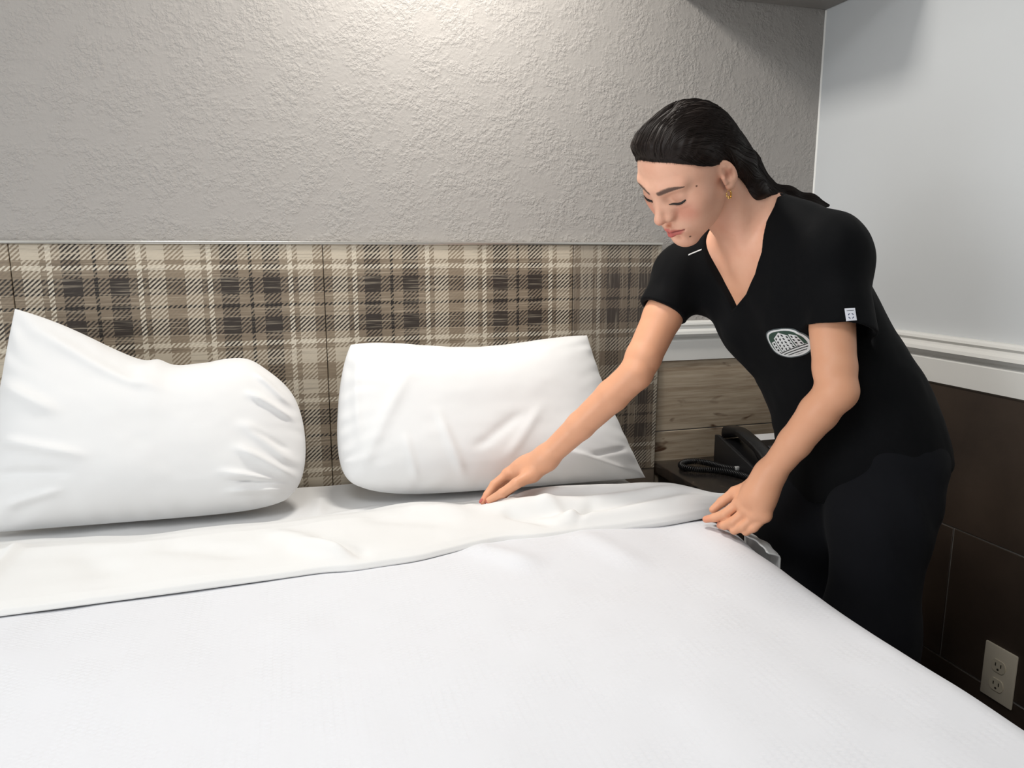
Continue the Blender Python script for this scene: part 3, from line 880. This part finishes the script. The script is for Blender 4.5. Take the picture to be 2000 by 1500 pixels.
Lm = [V3(.822, -.692, .702), V3(.825, -.714, .694), V3(.832, -.733, .690), V3(.843, -.748, .693)]
Lf = [[(.800, -.680, .678), (.787, -.664, .666), (.776, -.651, .659)],
      [(.806, -.701, .669), (.796, -.686, .657), (.797, -.670, .651)],
      [(.815, -.720, .665), (.806, -.705, .653), (.811, -.688, .650)],
      [(.828, -.736, .667), (.820, -.723, .655), (.826, -.708, .654)]]
Lt = [(.850, -.702, .738), (.828, -.668, .716), (.812, -.650, .692), (.797, -.642, .674)]
hand(Lw, Lm, Lf, [V3(*q) for q in Lt], FR)
Rm_ = [V3(.441, -.372, .700), V3(.456, -.355, .692), V3(.471, -.343, .680), V3(.487, -.336, .668)]
Rf = [[(.410, -.377, .680), (.392, -.386, .662), (.380, -.392, .649)],
      [(.421, -.357, .671), (.399, -.366, .655), (.387, -.374, .643)],
      [(.440, -.342, .659), (.419, -.349, .646), (.406, -.358, .637)],
      [(.462, -.334, .650), (.444, -.339, .640), (.432, -.346, .634)]]
Rt = [(.486, -.414, .708), (.445, -.428, .695), (.415, -.424, .675), (.391, -.408, .656)]
hand(Rw, Rm_, Rf, [V3(*q) for q in Rt], FR)


# --- clothes
def tp(p): return (p-NBp)@TB                       # torso-local coordinates (right, up, forward)
def poly2(q, P):
    """signed distance to a 2D polygon"""
    P = np.array(P, float); d = np.full(len(q), 1e9); sgn = np.ones(len(q)); n_ = len(P)
    for i in range(n_):
        a, b = P[i], P[i-1]; e = b-a; w = q-a
        t = np.clip(w@e/(e@e), 0, 1); d = np.minimum(d, ((w-t[:, None]*e)**2).sum(1))
        c1 = q[:, 1] >= a[1]; c2 = q[:, 1] < b[1]; c3 = e[0]*w[:, 1] > e[1]*w[:, 0]
        sgn = np.where((c1 & c2 & c3) | (~c1 & ~c2 & ~c3), -sgn, sgn)
    return sgn*np.sqrt(d)
tunic = SDF()
tel(tunic, (0, -.110, -.010), (.150, .118, .100), .05)
tel(tunic, (0, -.215, -.018), (.148, .150, .110), .06)
for s in (-1, 1): tel(tunic, (s*.066, -.195, .060), (.060, .066, .052), .05)
tel(tunic, (0.004, -.330, -.022), (.138, .140, .108), .07)
tunic.el(PEL+pu*.03-pf*.01, (.164, .150, .122), PB, .08)
tunic.el(PEL-pu*.07, (.174, .150, .130), PB, .06)
for Sh, s in ((Ls, -1), (Rs, 1)):
    tunic.rc(Tt(s*.035, -.018, -.022), Sh, .054, .056, .05)
    tunic.rc(Tt(s*.080, -.120, .000), Sh+TB@V3(0, -.03, 0), .070, .055, .06)
LsA, LsB = Ls+V3(.004, 0, .0), V3(.936, -.799, 1.047)
RsA, RsB = Rs+V3(0, 0, 0), V3(.748, -.490, 1.064)
def sleeve(A_, B_, r0, r1, nrm, rin):
    S = SDF(); a = nrmz(B_-A_); nn = nrmz(nrm)
    S.rc(A_, B_+a*.045, r0, r1, .01)
    S.fn(lambda p: (p-B_)@nn, 'i', .003)
    S.rc(B_-a*.040, B_+a*.05, rin-.004, rin, .004, 's')
    return S
SLV = [sleeve(LsA, LsB, .057, .063, nrmz(LsB-LsA)-.22*V3(.96, -.28, 0), .0560), sleeve(RsA, RsB, .055, .051, RsB-RsA, .0445)]
for S, A_ in zip(SLV, (LsB, RsB)): tunic.fn(S, 'u', .022, A_, .20)
# soft folds
def folds(p):
    q = tp(p); w = .0022*vnoise(p*14)+.0012*vnoise(p*V3(40, 40, 18))
    for (a, b, wd, amp) in FOLDS:
        a = np.array(a); e = np.array(b)-a; t = np.clip((q-a)@e/(e@e), 0, 1); dd = np.linalg.norm(q-a-t[:, None]*e, axis=1)
        w = w-amp*np.exp(-(dd/wd)**2)*np.clip(4*t*(1-t)*1.6, 0, 1)
    return w
FOLDS = [((-.17, -.10, .02), (-.13, -.17, .06), .010, .007), ((-.185, -.07, .0), (-.15, -.16, .05), .010, .006),
         ((-.13, -.13, .05), (-.05, -.24, .10), .012, .006), ((.10, -.10, .08), (.05, -.22, .12), .014, .005), ((.13, -.30, .05), (-.06, -.345, .09), .014, .006),
         ((.13, -.335, .04), (-.10, -.385, .08), .014, .006), ((-.12, -.20, .06), (-.09, -.33, .08), .016, .006), ((.11, -.39, .08), (-.02, -.45, .13), .016, .006),
         ((-.16, -.05, .02), (-.10, -.12, .07), .012, -.005), ((-.02, -.42, .10), (-.14, -.40, .03), .016, .005), ((.06, -.15, .11), (.10, -.30, .08), .016, .004)]
tunic.fn(folds, 'd')
VNECK = [(.072, .09), (.066, .010), (.058, -.032), (.050, -.083), (.036, -.138), (-.012, -.116), (-.048, -.088), (-.072, -.055), (-.080, -.015), (-.076, .03), (-.070, .09)]
def vcut(p):
    q = tp(p); return np.maximum(poly2(q[:, :2], VNECK), -(q[:, 2]+.030))
tunic.fn(vcut, 's', .004)
tunic.rc(Tt(-.008, -.035, -.006), H(0, -.035, -.02), .066, .062, .006, 's')
# hem, cuffs
hemn = nrmz(pu+PB[:, 0]*.12)
HEMC = PEL-pu*.098
tunic.fn(lambda p: -((p-HEMC)@hemn)+.003*np.sin((p-HEMC)@PB[:, 0]*40), 'i', .004)
trousers = SDF()
trousers.el(PEL-pu*.01, (.150, .110, .108), PB, .05)
Lleg = [Lhip+V3(.005, .005, -.02), V3(1.068, -.800, .69), V3(1.030, -.830, .47), V3(1.055, -.838, .25), V3(1.085, -.840, .055)]
Rleg = [Rhip+V3(0, -.005, -.01), V3(1.026, -.617, .62), V3(1.000, -.630, .45), V3(1.030, -.618, .25), V3(1.060, -.610, .055)]
trousers.chain(Lleg, [.098, .086, .080, .078, .082], .05)
trousers.chain(Rleg, [.098, .084, .078, .076, .080], .05)
def tfold(p):
    return .003*vnoise(p*V3(16, 16, 6))+.0025*np.sin(p[:, 2]*22+p[:, 0]*60+3*vnoise(p*8))*np.exp(-((p[:, 2]-.72)/.10)**2)
trousers.fn(tfold, 'd')
trousers.fn(lambda p: .035-p[:, 2], 'i', .004)
for ft in (Lleg[-1], Rleg[-1]): trousers.rc(ft+V3(0, 0, -.06), ft+V3(0, 0, .02), .070, .066, .004, 's')

# --- hair
hair = SDF()
def hl(p): return (p-HT)@HB
skull = SDF()
skull.el(H(0, -.006, .043), (.072, .083, .077), HB, .02).el(H(0, .030, .050), (.064, .059, .059), HB, .03).el(H(0, -.034, .010), (.060, .050, .060), HB, .04)
def hairline(q):
    zl = np.interp(q[:, 1], [-.14, -.06, -.030, -.016, .006, .020, .045, .070, .090, .12], [-.085, -.080, -.055, .018, .033, .041, .064, .091, .112, .133])
    return q[:, 2]-zl+.0025*vnoise(q*V3(50, 30, 30))
def cap(p):
    q = hl(p); g = hairline(q)
    t = .0006+.0095*smooth01(g/.045)+.006*smooth01((q[:, 1]+.01)/.05)*smooth01(g/.03)
    ang = np.arctan2(q[:, 0], q[:, 2]-.02+1e-6)
    groove = .0006*np.sin(ang*46+5*vnoise(q*V3(30, 14, 30)))*smooth01(g/.02)
    return np.maximum(skull(p)-t-groove, -g*.75)
hair.fn(cap, 'u', .004, H(0, -.01, .04), .13)
TAIL = [H(.0, -.048, .045), H(-.005, -.058, .012), V3(0.838, -0.609, 1.346), V3(0.879, -0.602, 1.307), V3(.953, -.600, 1.292), V3(1.006, -.601, 1.285), V3(1.045, -.608, 1.279)]
hair.chain(TAIL, [.034, .038, .032, .025, .016, .010, .003], .03)
hair.rc(H(-.060, -.040, .035), H(-.040, -.068, -.015), .016, .022, .03)
hair.rc(H(-.040, -.068, -.015), TAIL[3], .020, .014, .03)
hair.chain([H(-.066, -.030, .030), H(-.064, -.058, -.022), V3(0.842, -0.653, 1.304), V3(0.916, -0.627, 1.287)], [.012, .018, .020, .011], .02)
hair.rc(H(.045, -.055, .030), H(.025, -.070, -.020), .022, .022, .03)
def hgroove(p):
    q = hl(p); return .0005*np.sin((q[:, 0]*420-q[:, 2]*260)+3*vnoise(q*10))*smooth01((-q[:, 1]-.07)/.04)
hair.fn(hgroove, 'd')
# --- skin
M_skin, n, b = mat('skin', hx(214, 164, 132), .46)
b.inputs['Subsurface Weight'].default_value = .08
b.inputs['Subsurface Radius'].default_value = (.012, .005, .003)
b.inputs['Subsurface Scale'].default_value = .3
b.inputs['Specular IOR Level'].default_value = .38
pc = n.coord('Object')
def vm(op, a, b_=None):
    q = n.new('ShaderNodeVectorMath', operation=op); n.put(q.inputs[0], a)
    if b_ is not None: n.put(q.inputs[1], b_)
    return q
def segd(a, b_):
    a = Vector(a); ab = Vector(b_)-a
    pa = vm('SUBTRACT', pc, tuple(a)).outputs[0]
    t = n.m('DIVIDE', vm('DOT_PRODUCT', pa, tuple(ab)).outputs['Value'], ab.length_squared)
    t = n.m('MINIMUM', n.m('MAXIMUM', t, 0.0), 1.0)
    sc = vm('SCALE', tuple(ab)); n.put(sc.inputs['Scale'], t)
    return vm('LENGTH', vm('SUBTRACT', pa, sc.outputs[0]).outputs[0]).outputs['Value'], t
def dot(c, r): return n.rng(vm('DISTANCE', pc, tuple(c)).outputs['Value'], r*1.25, r*.7)
col = n.mix(n.rng(n.noise(pc, 26, 4, .6), .3, .7), hx(231, 174, 147), hx(238, 187, 160))
col = n.mix(n.rng(vm('DISTANCE', pc, tuple(HT)).outputs['Value'], .15, .30, 0, .7), col, hx(212, 152, 114))
def blend(maskv, amt, c):
    global col
    col = n.mix(n.m('MULTIPLY', maskv, amt, clamp=True), col, c)
for s in (-1, 1):
    blend(n.rng(vm('DISTANCE', pc, tuple(H(s*.040, .085, -.010))).outputs['Value'], .034, .008, 0, 1, True), .42, hx(216, 128, 108))
blend(n.rng(vm('DISTANCE', pc, tuple(H(0, .116, -.012))).outputs['Value'], .017, .004, 0, 1, True), .35, hx(214, 120, 100))
for s in (-1, 1):
    blend(n.rng(vm('DISTANCE', pc, tuple(H(s*.033, .088, .026))).outputs['Value'], .015, .004, 0, 1, True), .30, hx(150, 92, 76))
    for (a, b_, r0) in (((s*.003, .106, -.0412), (s*.0225, .0915, -.0464), .0044), ((0, .106, -.0540), (s*.0185, .0915, -.0500), .0070)):
        d, t = segd(H(*a), H(*b_))
        blend(n.rng(n.m('ADD', d, n.m('MULTIPLY', t, .0022)), r0*1.35, r0*.95), .85, hx(205, 104, 98))
    d, t = segd(H(0, .1080, -.0468), H(s*.0250, .0930, -.0477))
    blend(n.rng(d, .0022, .0006), .75, hx(120, 48, 46))
streak = n.noise(pc, 420, 3, .6)
def onface(x, z):
    p_ = H(x, .13, z)[None]
    for _ in range(40): p_ = p_-HB[:, 1]*body(p_)[:, None]*.8
    return p_[0]
for s in (-1, 1):
    bz = [(.0115, .0440, .0050), (.0210, .0462, .0056), (.0310, .0478, .0052), (.0400, .0476, .0040), (.0470, .0462, .0026), (.0525, .0440, .0012)]
    dm = None
    for (x0, z0, r0), (x1, z1, r1) in zip(bz, bz[1:]):
        d, t = segd(onface(s*x0, z0), onface(s*x1, z1))
        d = n.m('DIVIDE', n.m('ADD', d, n.m('MULTIPLY', n.m('SUBTRACT', streak, .5), .0026)), n.m('ADD', n.m('MULTIPLY', t, r1-r0), r0))
        dm = d if dm is None else n.m('MINIMUM', dm, d)
    blend(n.rng(dm, 1.22, .45, 0, 1, True), .90, hx(70, 52, 46))
    blend(n.rng(vm('DISTANCE', pc, tuple(H(s*.0800, .000, .004))).outputs['Value'], .013, .003, 0, 1, True), .5, hx(176, 96, 74))  # ear bowl darkened in the colour, as shade in its hollow
for tip in (Lf+Rf):
    blend(n.rng(vm('DISTANCE', pc, tuple(tip[-1])).outputs['Value'], .022, .006, 0, 1, True), .35, hx(216, 122, 100))
for kn in Lm: blend(n.rng(vm('DISTANCE', pc, tuple(kn)).outputs['Value'], .016, .004, 0, 1, True), .25, hx(216, 122, 100))
MOLES = [((0.6830, -0.7187, 1.3001), 0.0021), ((0.7117, -0.6548, 1.2152), 0.0022), ((0.7064, -0.6946, 1.2548), 0.0012), ((0.8189, -0.5696, 1.1921), 0.0014), ((0.8231, -0.5721, 1.1730), 0.0012), ((0.8376, -0.6522, 1.1747), 0.0014), ((0.8800, -0.8245, 0.9877), 0.0018)]
for (c, r) in MOLES: blend(dot(c, r), .88, hx(96, 56, 42))
n.put(b.inputs['Base Color'], col)
n.put(b.inputs['Normal'], n.bump(n.noise(pc, 900, 2), .06, .001))
M_hair, n, b = mat('hair_dark_brown', hx(27, 18, 14), .52)
b.inputs['Specular IOR Level'].default_value = .26
M_brow, _, _ = mat('brow_brown', hx(84, 64, 54), .8)
M_lash, _, _ = mat('lash_black', hx(24, 17, 15), .6)
M_nail, _, _ = mat('nail_polish', hx(192, 104, 92), .2)
M_gold, _, _ = mat('gold', hx(226, 188, 120), .22, 1.0)

person = empty('person', (1.06, -.72, 0))
tag(person, 'woman in a black short-sleeved tunic and trousers bending over the bed to straighten the sheet', 'person')
HSKIN = 0.0021
bv, bf_ = body.mesh((.34, -.93, .60), (1.32, -.28, 1.50), HSKIN)
body_o = link_mesh('body', bv, bf_, M_skin); adopt(body_o, person)

# --- clothing and hair meshes
M_tun, n, b = mat('tunic_black', hx(9, 10, 12), .80)
b.inputs['Sheen Weight'].default_value = .02
b.inputs['Specular IOR Level'].default_value = .10
n.put(b.inputs['Normal'], n.bump(n.noise(n.coord(), 900, 2), .12, .001))
M_tro, n, b = mat('trousers_black', hx(9, 10, 15), .88)
b.inputs['Sheen Weight'].default_value = .02
b.inputs['Specular IOR Level'].default_value = .2
v, f = tunic.mesh((.66, -.95, .60), (1.36, -.36, 1.36), .0024)
tunic_o = link_mesh('tunic', v, f, M_tun); adopt(tunic_o, person); tunic_o['label'] = 'black V-neck short-sleeved tunic'
v, f = trousers.mesh((.86, -1.0, .0), (1.34, -.45, 1.0), .0045)
tro_o = link_mesh('trousers', v, f, M_tro); adopt(tro_o, person); tro_o['label'] = 'loose black trousers'
hair_v, f = hair.mesh((.52, -.84, 1.16), (1.10, -.44, 1.52), .0022)
hair_o = link_mesh('hair', hair_v, f, M_hair); adopt(hair_o, person); hair_o['label'] = 'long dark brown hair swept back behind the shoulder'

# combed strands lying on the hair
def strands():
    rs = np.random.RandomState(3)
    p = hair_v[rs.permutation(len(hair_v))[:5200]]
    q = hl(p); p = p[(hairline(q) > .004) | (q[:, 1] < -.03)]
    G = TAIL[2]; K = 13
    step = .0075*(.6+.8*rs.rand(len(p))); lift = .0002+.0009*rs.rand(len(p))**3
    tl = np.array(TAIL[1:]); td = np.gradient(tl, axis=0); td /= np.linalg.norm(td, axis=1, keepdims=True)
    paths = [p]
    for k in range(K-1):
        g = hair.grad(p); t = G-p; t /= np.linalg.norm(t, axis=1, keepdims=True)
        qq = hl(p); t = t+1.6*smooth01((qq[:, 1]-.005)/.06)[:, None]*HB[:, 2]*smooth01(1-np.abs(qq[:, 0])/.075)[:, None]
        near = np.linalg.norm(p[:, None]-tl[None], axis=2).argmin(1)
        bk = smooth01((-hl(p)[:, 1]-.045)/.05)[:, None]                # behind the ears the hair follows the tail
        t = t*(1-bk)+td[near]*bk
        t = t-(t*g).sum(1, keepdims=True)*g; t /= np.linalg.norm(t, axis=1, keepdims=True)+1e-9
        p = p+t*step[:, None]
        p = p-(hair(p)-lift*np.sin((k+1)/K*math.pi))[:, None]*hair.grad(p)
        paths.append(p)
    A = [np.stack(paths, 1)]
    # fine hairs growing out of the skin along the hairline
    hs = body.near(HT+HB[:, 2]*.05, .10); bs = lambda w_: body(w_, hs)
    p = hair_v[rs.permutation(len(hair_v))[:16000]]; q = hl(p)
    p = p[(hairline(q) < .005) & (q[:, 1] > .010)]; db = bs(p); p = p[(db > -.0005) & (db < .004)][:420]
    upv = HB[:, 2]*.75-HB[:, 1]*.45; nb0 = len(A[0])
    L0 = .0012+.0022*rs.rand(len(p)); paths = []
    for k in range(K):
        w = p+upv*((k/(K-1)*2.6-1.0)*L0)[:, None]
        w = w+HB[:, 1]*np.maximum(0, .0002-np.minimum(hair(w), bs(w)))[:, None]*1.1
        paths.append(w)
    A.append(np.stack(paths, 1))
    P = np.concatenate(A)                                            # (S,K,3)
    S = len(P); r0 = .00055*(.6+.8*np.random.RandomState(5).rand(S))
    r0[nb0:] *= .45
    taper = np.sin(np.linspace(.15, math.pi-.05, K))**.5
    Tn = np.gradient(P, axis=1); Tn /= np.linalg.norm(Tn, axis=2, keepdims=True)+1e-9
    a = np.cross(Tn, V3(.3, .5, .8)); a /= np.linalg.norm(a, axis=2, keepdims=True)+1e-9; b_ = np.cross(Tn, a)
    V = np.stack([P+(r0[:, None]*taper)[..., None]*(math.cos(t)*a+math.sin(t)*b_) for t in (0, 2.094, 4.189)], 2)    # S,K,3,3
    base = (np.arange(S)*K*3)[:, None, None]+(np.arange(K-1)*3)[None, :, None]
    j = np.arange(3)[None, None, :]; j2 = (j+1) % 3
    F = np.stack([base+j, base+j2, base+3+j2, base+3+j], -1).reshape(-1, 4)
    o = link_mesh('hair_strands', V.reshape(-1, 3), F, M_hair); o['kind'] = 'stuff'
    adopt(o, person); o.parent = hair_o; o.matrix_parent_inverse = hair_o.matrix_world.inverted() if False else Matrix.Identity(4)
    return o
strands()

# eyebrows, lashes, nails, earrings
def patch(name, S, lo, hi, h, m, par):
    v, f = S.mesh(lo, hi, h); o = link_mesh(name, v, f, m); adopt(o, person); return o
def ray_to(S, p, d, n_=22):
    p = np.array(p, float); d = np.array(d, float)
    sub = S.near(p.mean(0), np.linalg.norm(p-p.mean(0), axis=1).max()+.12)
    for _ in range(n_): p = p+d*S(p, sub)[:, None]*.8
    return p
def lashes(s):
    rs = np.random.RandomState(11)
    t = np.linspace(0, 1, 15)
    ex = s*(.0185+.0285*t); ez = .0155-.0040*np.sin(t*math.pi)+.002*t
    p = np.stack([ex, np.full_like(t, .11), ez], 1)@HB.T+HT
    p = ray_to(body, p, -HB[:, 1])
    o = tube('eyelash', p+HB[:, 1]*.0002, .0008+.0013*np.sin(t*math.pi)+.0007*t, M_lash, n=6); adopt(o, person)
    bm = bmesh.new()
    for k in range(26):
        u = .12+.88*k/25; c = np.array([np.interp(u, t, p[:, i]) for i in range(3)])
        L_ = .0045+.0035*u
        dr = HB@nrmz(V3(s*(u-.45)*.9, 1, -.55)); tip = c+dr*L_+HB[:, 2]*.0008
        w = HB[:, 0]*.00028
        for w_ in (HB[:, 0]*.0003, HB[:, 2]*.0003):
            bm.faces.new([bm.verts.new(tuple(c-w_)), bm.verts.new(tuple(c+w_)), bm.verts.new(tuple(tip))])
    l = bm_obj('lash_hairs', bm, M_lash); l['kind'] = 'stuff'; l.parent = o
for s in (-1, 1): lashes(s)
def nail(tip, prev, outv):
    tip = np.array(tip, float); prev = np.array(prev, float); ax = nrmz(tip-prev); o_ = nrmz(outv-ax*(np.array(outv)@ax)); sd = np.cross(ax, o_)
    S = SDF(); c = tip+o_*.0052-ax*.0005
    S.el(c, (.0085, .0052, .0022), np.stack([ax, sd, o_], 1), .002)
    ob = patch('fingernail', S, c-.012, c+.014, .0009, M_nail, person); return ob
nail(Rt[3], Rt[2], (-.25, -.9, .35)); 
for F_ in Rf[:2]: nail(F_[2], F_[1], (-.75, -.2, .55))
def earring(s):
    root = empty('earring', tuple(H(s*.0775, .014, -.031)))
    pts = [H(s*.0775+.0*t, .014+.0056*math.sin(t), -.0300+.0068*math.cos(t)) for t in np.linspace(.3, 2*math.pi-.1, 28)]
    me = tube('hoop', pts, .0011, M_gold, n=6)
    bm = bmesh.new()
    rs = np.random.RandomState(2)
    for k in range(9):
        t = 1.0+k*.5; c = H(s*(.0790), .014+.0058*math.sin(t), -.0300+.0072*math.cos(t))
        bmesh.ops.create_icosphere(bm, subdivisions=1, radius=.0022, matrix=Matrix.Translation(tuple(c+rs.normal(size=3)*.0008)))
    be = bm_obj('beads', bm, M_gold, smooth=True)
    adopt(root, person)
    for o in (me, be):
        bpy.context.view_layer.update(); adopt(o, root)
for s in (-1, 1): earring(s)

# --- tunic marks: chest emblem, sleeve tag, collar loop
M_lw, _, _ = mat('emblem_white', hx(216, 218, 218), .7)
M_lg, _, _ = mat('emblem_green', hx(40, 66, 54), .8)
M_ld, _, _ = mat('emblem_dark', hx(30, 34, 36), .8)
M_lb, _, _ = mat('emblem_border', hx(78, 86, 88), .8)
def emblem():
    c0 = Tt(-.063, -.228, .15)
    X, Y = -TB[:, 0], TB[:, 1]
    a_ = R(8); X, Y = X*math.cos(a_)-Y*math.sin(a_)*1, Y*math.cos(a_)+X*math.sin(a_)
    nu, nv = 190, 150; W, Hh = .0405, .0315
    a, b_ = np.meshgrid(np.linspace(-1.08, 1.08, nu), np.linspace(-1.08, 1.08, nv))
    P = c0+(a*W)[..., None]*X+(b_*Hh)[..., None]*Y
    sh = P.shape
    P = ray_to(tunic, P.reshape(-1, 3), -TB[:, 2], 20)+TB[:, 2]*.0011
    P = P.reshape(sh)
    A = (a[1:, 1:]+a[:-1, :-1])/2; B_ = (b_[1:, 1:]+b_[:-1, :-1])/2
    rr = (np.abs(A)**2.5+np.abs(B_)**2.5)**(1/2.5)
    idx = np.full(A.shape, -1)
    idx[rr < 1.07] = 3; idx[rr < 1.0] = 0; idx[rr < .89] = 1
    ins = rr < .89
    # buildings
    def blk(x0, x1, tl, tr_, cols, rows, w):
        t = (A-x0)/(x1-x0); top = tl+(tr_-tl)*t; m = ins & (t > 0) & (t < 1) & (B_ < top) & (B_ > -.95)
        idx[m] = 0
        for i in range(cols):
            for j in range(rows):
                cx = (i+.55)/cols; yy = tl+(tr_-tl)*cx-.16-j*.235
                wm = m & (np.abs(t-cx) < w/cols) & (np.abs(B_-(yy+(tr_-tl)*(t-cx))) < .07)
                idx[wm] = 2
    blk(-.80, -.52, .12, .24, 1, 4, .22)
    blk(-.48, -.06, .42, .80, 2, 5, .22)
    blk(-.06, .36, .80, .52, 2, 5, .22)
    blk(.40, .74, .62, .42, 2, 4, .22)
    base = -.42+.30*A-.12*A*A
    low = ins & (B_ < base); idx[low] = 0
    for k in range(4):
        l = base-.05-.155*k-.05*A*k*.3
        idx[low & (np.abs(B_-l) < .032)] = 2
    q = np.arange(nu*nv).reshape(nv, nu)
    F = np.stack([q[:-1, :-1], q[:-1, 1:], q[1:, 1:], q[1:, :-1]], -1)
    k = idx >= 0
    o = link_mesh('emblem_patch', P.reshape(-1, 3), F[k], M_lw)
    for m in (M_lg, M_ld, M_lb): o.data.materials.append(m)
    o.data.polygons.foreach_set('material_index', idx[k].astype(np.int32))
    bm = bmesh.new(); bm.from_mesh(o.data); bmesh.ops.delete(bm, geom=[v for v in bm.verts if not v.link_faces], context='VERTS'); bm.to_mesh(o.data); bm.free()
    o.parent = tunic_o; o['label'] = 'oval green and white emblem of a building on a hill'
emblem()
def flat_on(name, c, X, Y, w, h, depth_dir, fn, mats, nu=40, nv=48, off=.0012, label=None):
    a, b_ = np.meshgrid(np.linspace(-1, 1, nu), np.linspace(-1, 1, nv))
    P = c+(a*w)[..., None]*X+(b_*h)[..., None]*Y; sh = P.shape
    P = (ray_to(tunic, P.reshape(-1, 3), -depth_dir, 24)+depth_dir*off).reshape(sh)
    A = (a[1:, 1:]+a[:-1, :-1])/2; B_ = (b_[1:, 1:]+b_[:-1, :-1])/2
    idx = fn(A, B_); q = np.arange(nu*nv).reshape(nv, nu)
    F = np.stack([q[:-1, :-1], q[:-1, 1:], q[1:, 1:], q[1:, :-1]], -1)
    o = link_mesh(name, P.reshape(-1, 3), F.reshape(-1, 4), mats[0])
    for m in mats[1:]: o.data.materials.append(m)
    o.data.polygons.foreach_set('material_index', idx.ravel().astype(np.int32))
    so = o.modifiers.new('thickness', 'SOLIDIFY'); so.thickness = .0008; so.offset = 1
    o.parent = tunic_o
    if label: o['label'] = label
    return o
def tagfn(A, B_):
    idx = np.zeros(A.shape, int)
    x, y = A*1.0, (B_+.25)*1.25
    r = np.hypot(x, y); an_ = np.degrees(np.arctan2(y, x)) % 90
    idx[(r > .42) & (r < .60) & (np.abs(an_-45) < 26)] = 1
    idx[(np.abs(B_-.62) < .035) & (np.abs(A) < .7)] = 2
    return idx
M_tagb, _, _ = mat('tag_navy', hx(52, 60, 96), .7)
M_tagw, _, _ = mat('tag_white', hx(214, 216, 224), .7)
la = nrmz(LsB-LsA)
tc_ = V3(.916, -.847, 1.077); ax_ = LsA+la*((tc_-LsA)@la)
dv = nrmz(tc_-ax_); X = nrmz(np.cross(dv, la))
if X@V3(.96, -.28, 0) < 0: X = -X
flat_on('sleeve_tag', tc_+dv*.03-la*.005, X, -la, .0088, .0110, dv, tagfn, [M_tagw, M_tagb, M_lb], label='small white sleeve tag with a dashed ring mark')
flat_on('collar_loop', V3(.7926, -.538, 1.187)+TB[:, 2]*.05, nrmz(-TB[:, 0]*.95-TB[:, 1]*.12), TB[:, 1], .0095, .0011, TB[:, 2], lambda A, B_: np.zeros(A.shape, int), [M_lw], 12, 4, off=.0003)

# --- shoes on the floor
M_shoe, _, _ = mat('shoe_black', hx(22, 22, 24), .5)
M_sole, _, _ = mat('shoe_sole', hx(40, 40, 42), .7)
for an_ in (Lleg[-1], Rleg[-1]):
    root = empty('shoe', (an_[0], an_[1], 0))
    u = SDF(); c = V3(an_[0], an_[1], 0); fd = nrmz(V3(-1, -.25, 0)); sd = V3(-fd[1], fd[0], 0); SB = np.stack([fd, sd, V3(0, 0, 1)], 1)
    u.el(c+fd*.095+V3(0, 0, .030), (.085, .042, .032), SB, .03); u.el(c-fd*.005+V3(0, 0, .042), (.065, .036, .042), SB, .03); u.rc(c+V3(0, 0, .05), c+V3(0, 0, .085), .037, .034, .03)
    u.fn(lambda p: .020-p[:, 2], 'i', .003)
    v, f = u.mesh(c-.22+V3(0, 0, .2), c+.22, .003); uo = link_mesh('upper', v, f, M_shoe)
    w = SDF(); w.el(c+fd*.095+V3(0, 0, .011), (.092, .047, .05), SB, .03); w.el(c-fd*.005+V3(0, 0, .011), (.072, .041, .05), SB, .03)
    w.fn(lambda p: np.abs(p[:, 2]-.0115)-.0105, 'i', .002)
    v, f = w.mesh(c-.22+V3(0, 0, .2), c+.22, .003); wo = link_mesh('sole', v, f, M_sole)
    adopt(root, person); bpy.context.view_layer.update()
    adopt(uo, root); adopt(wo, root)
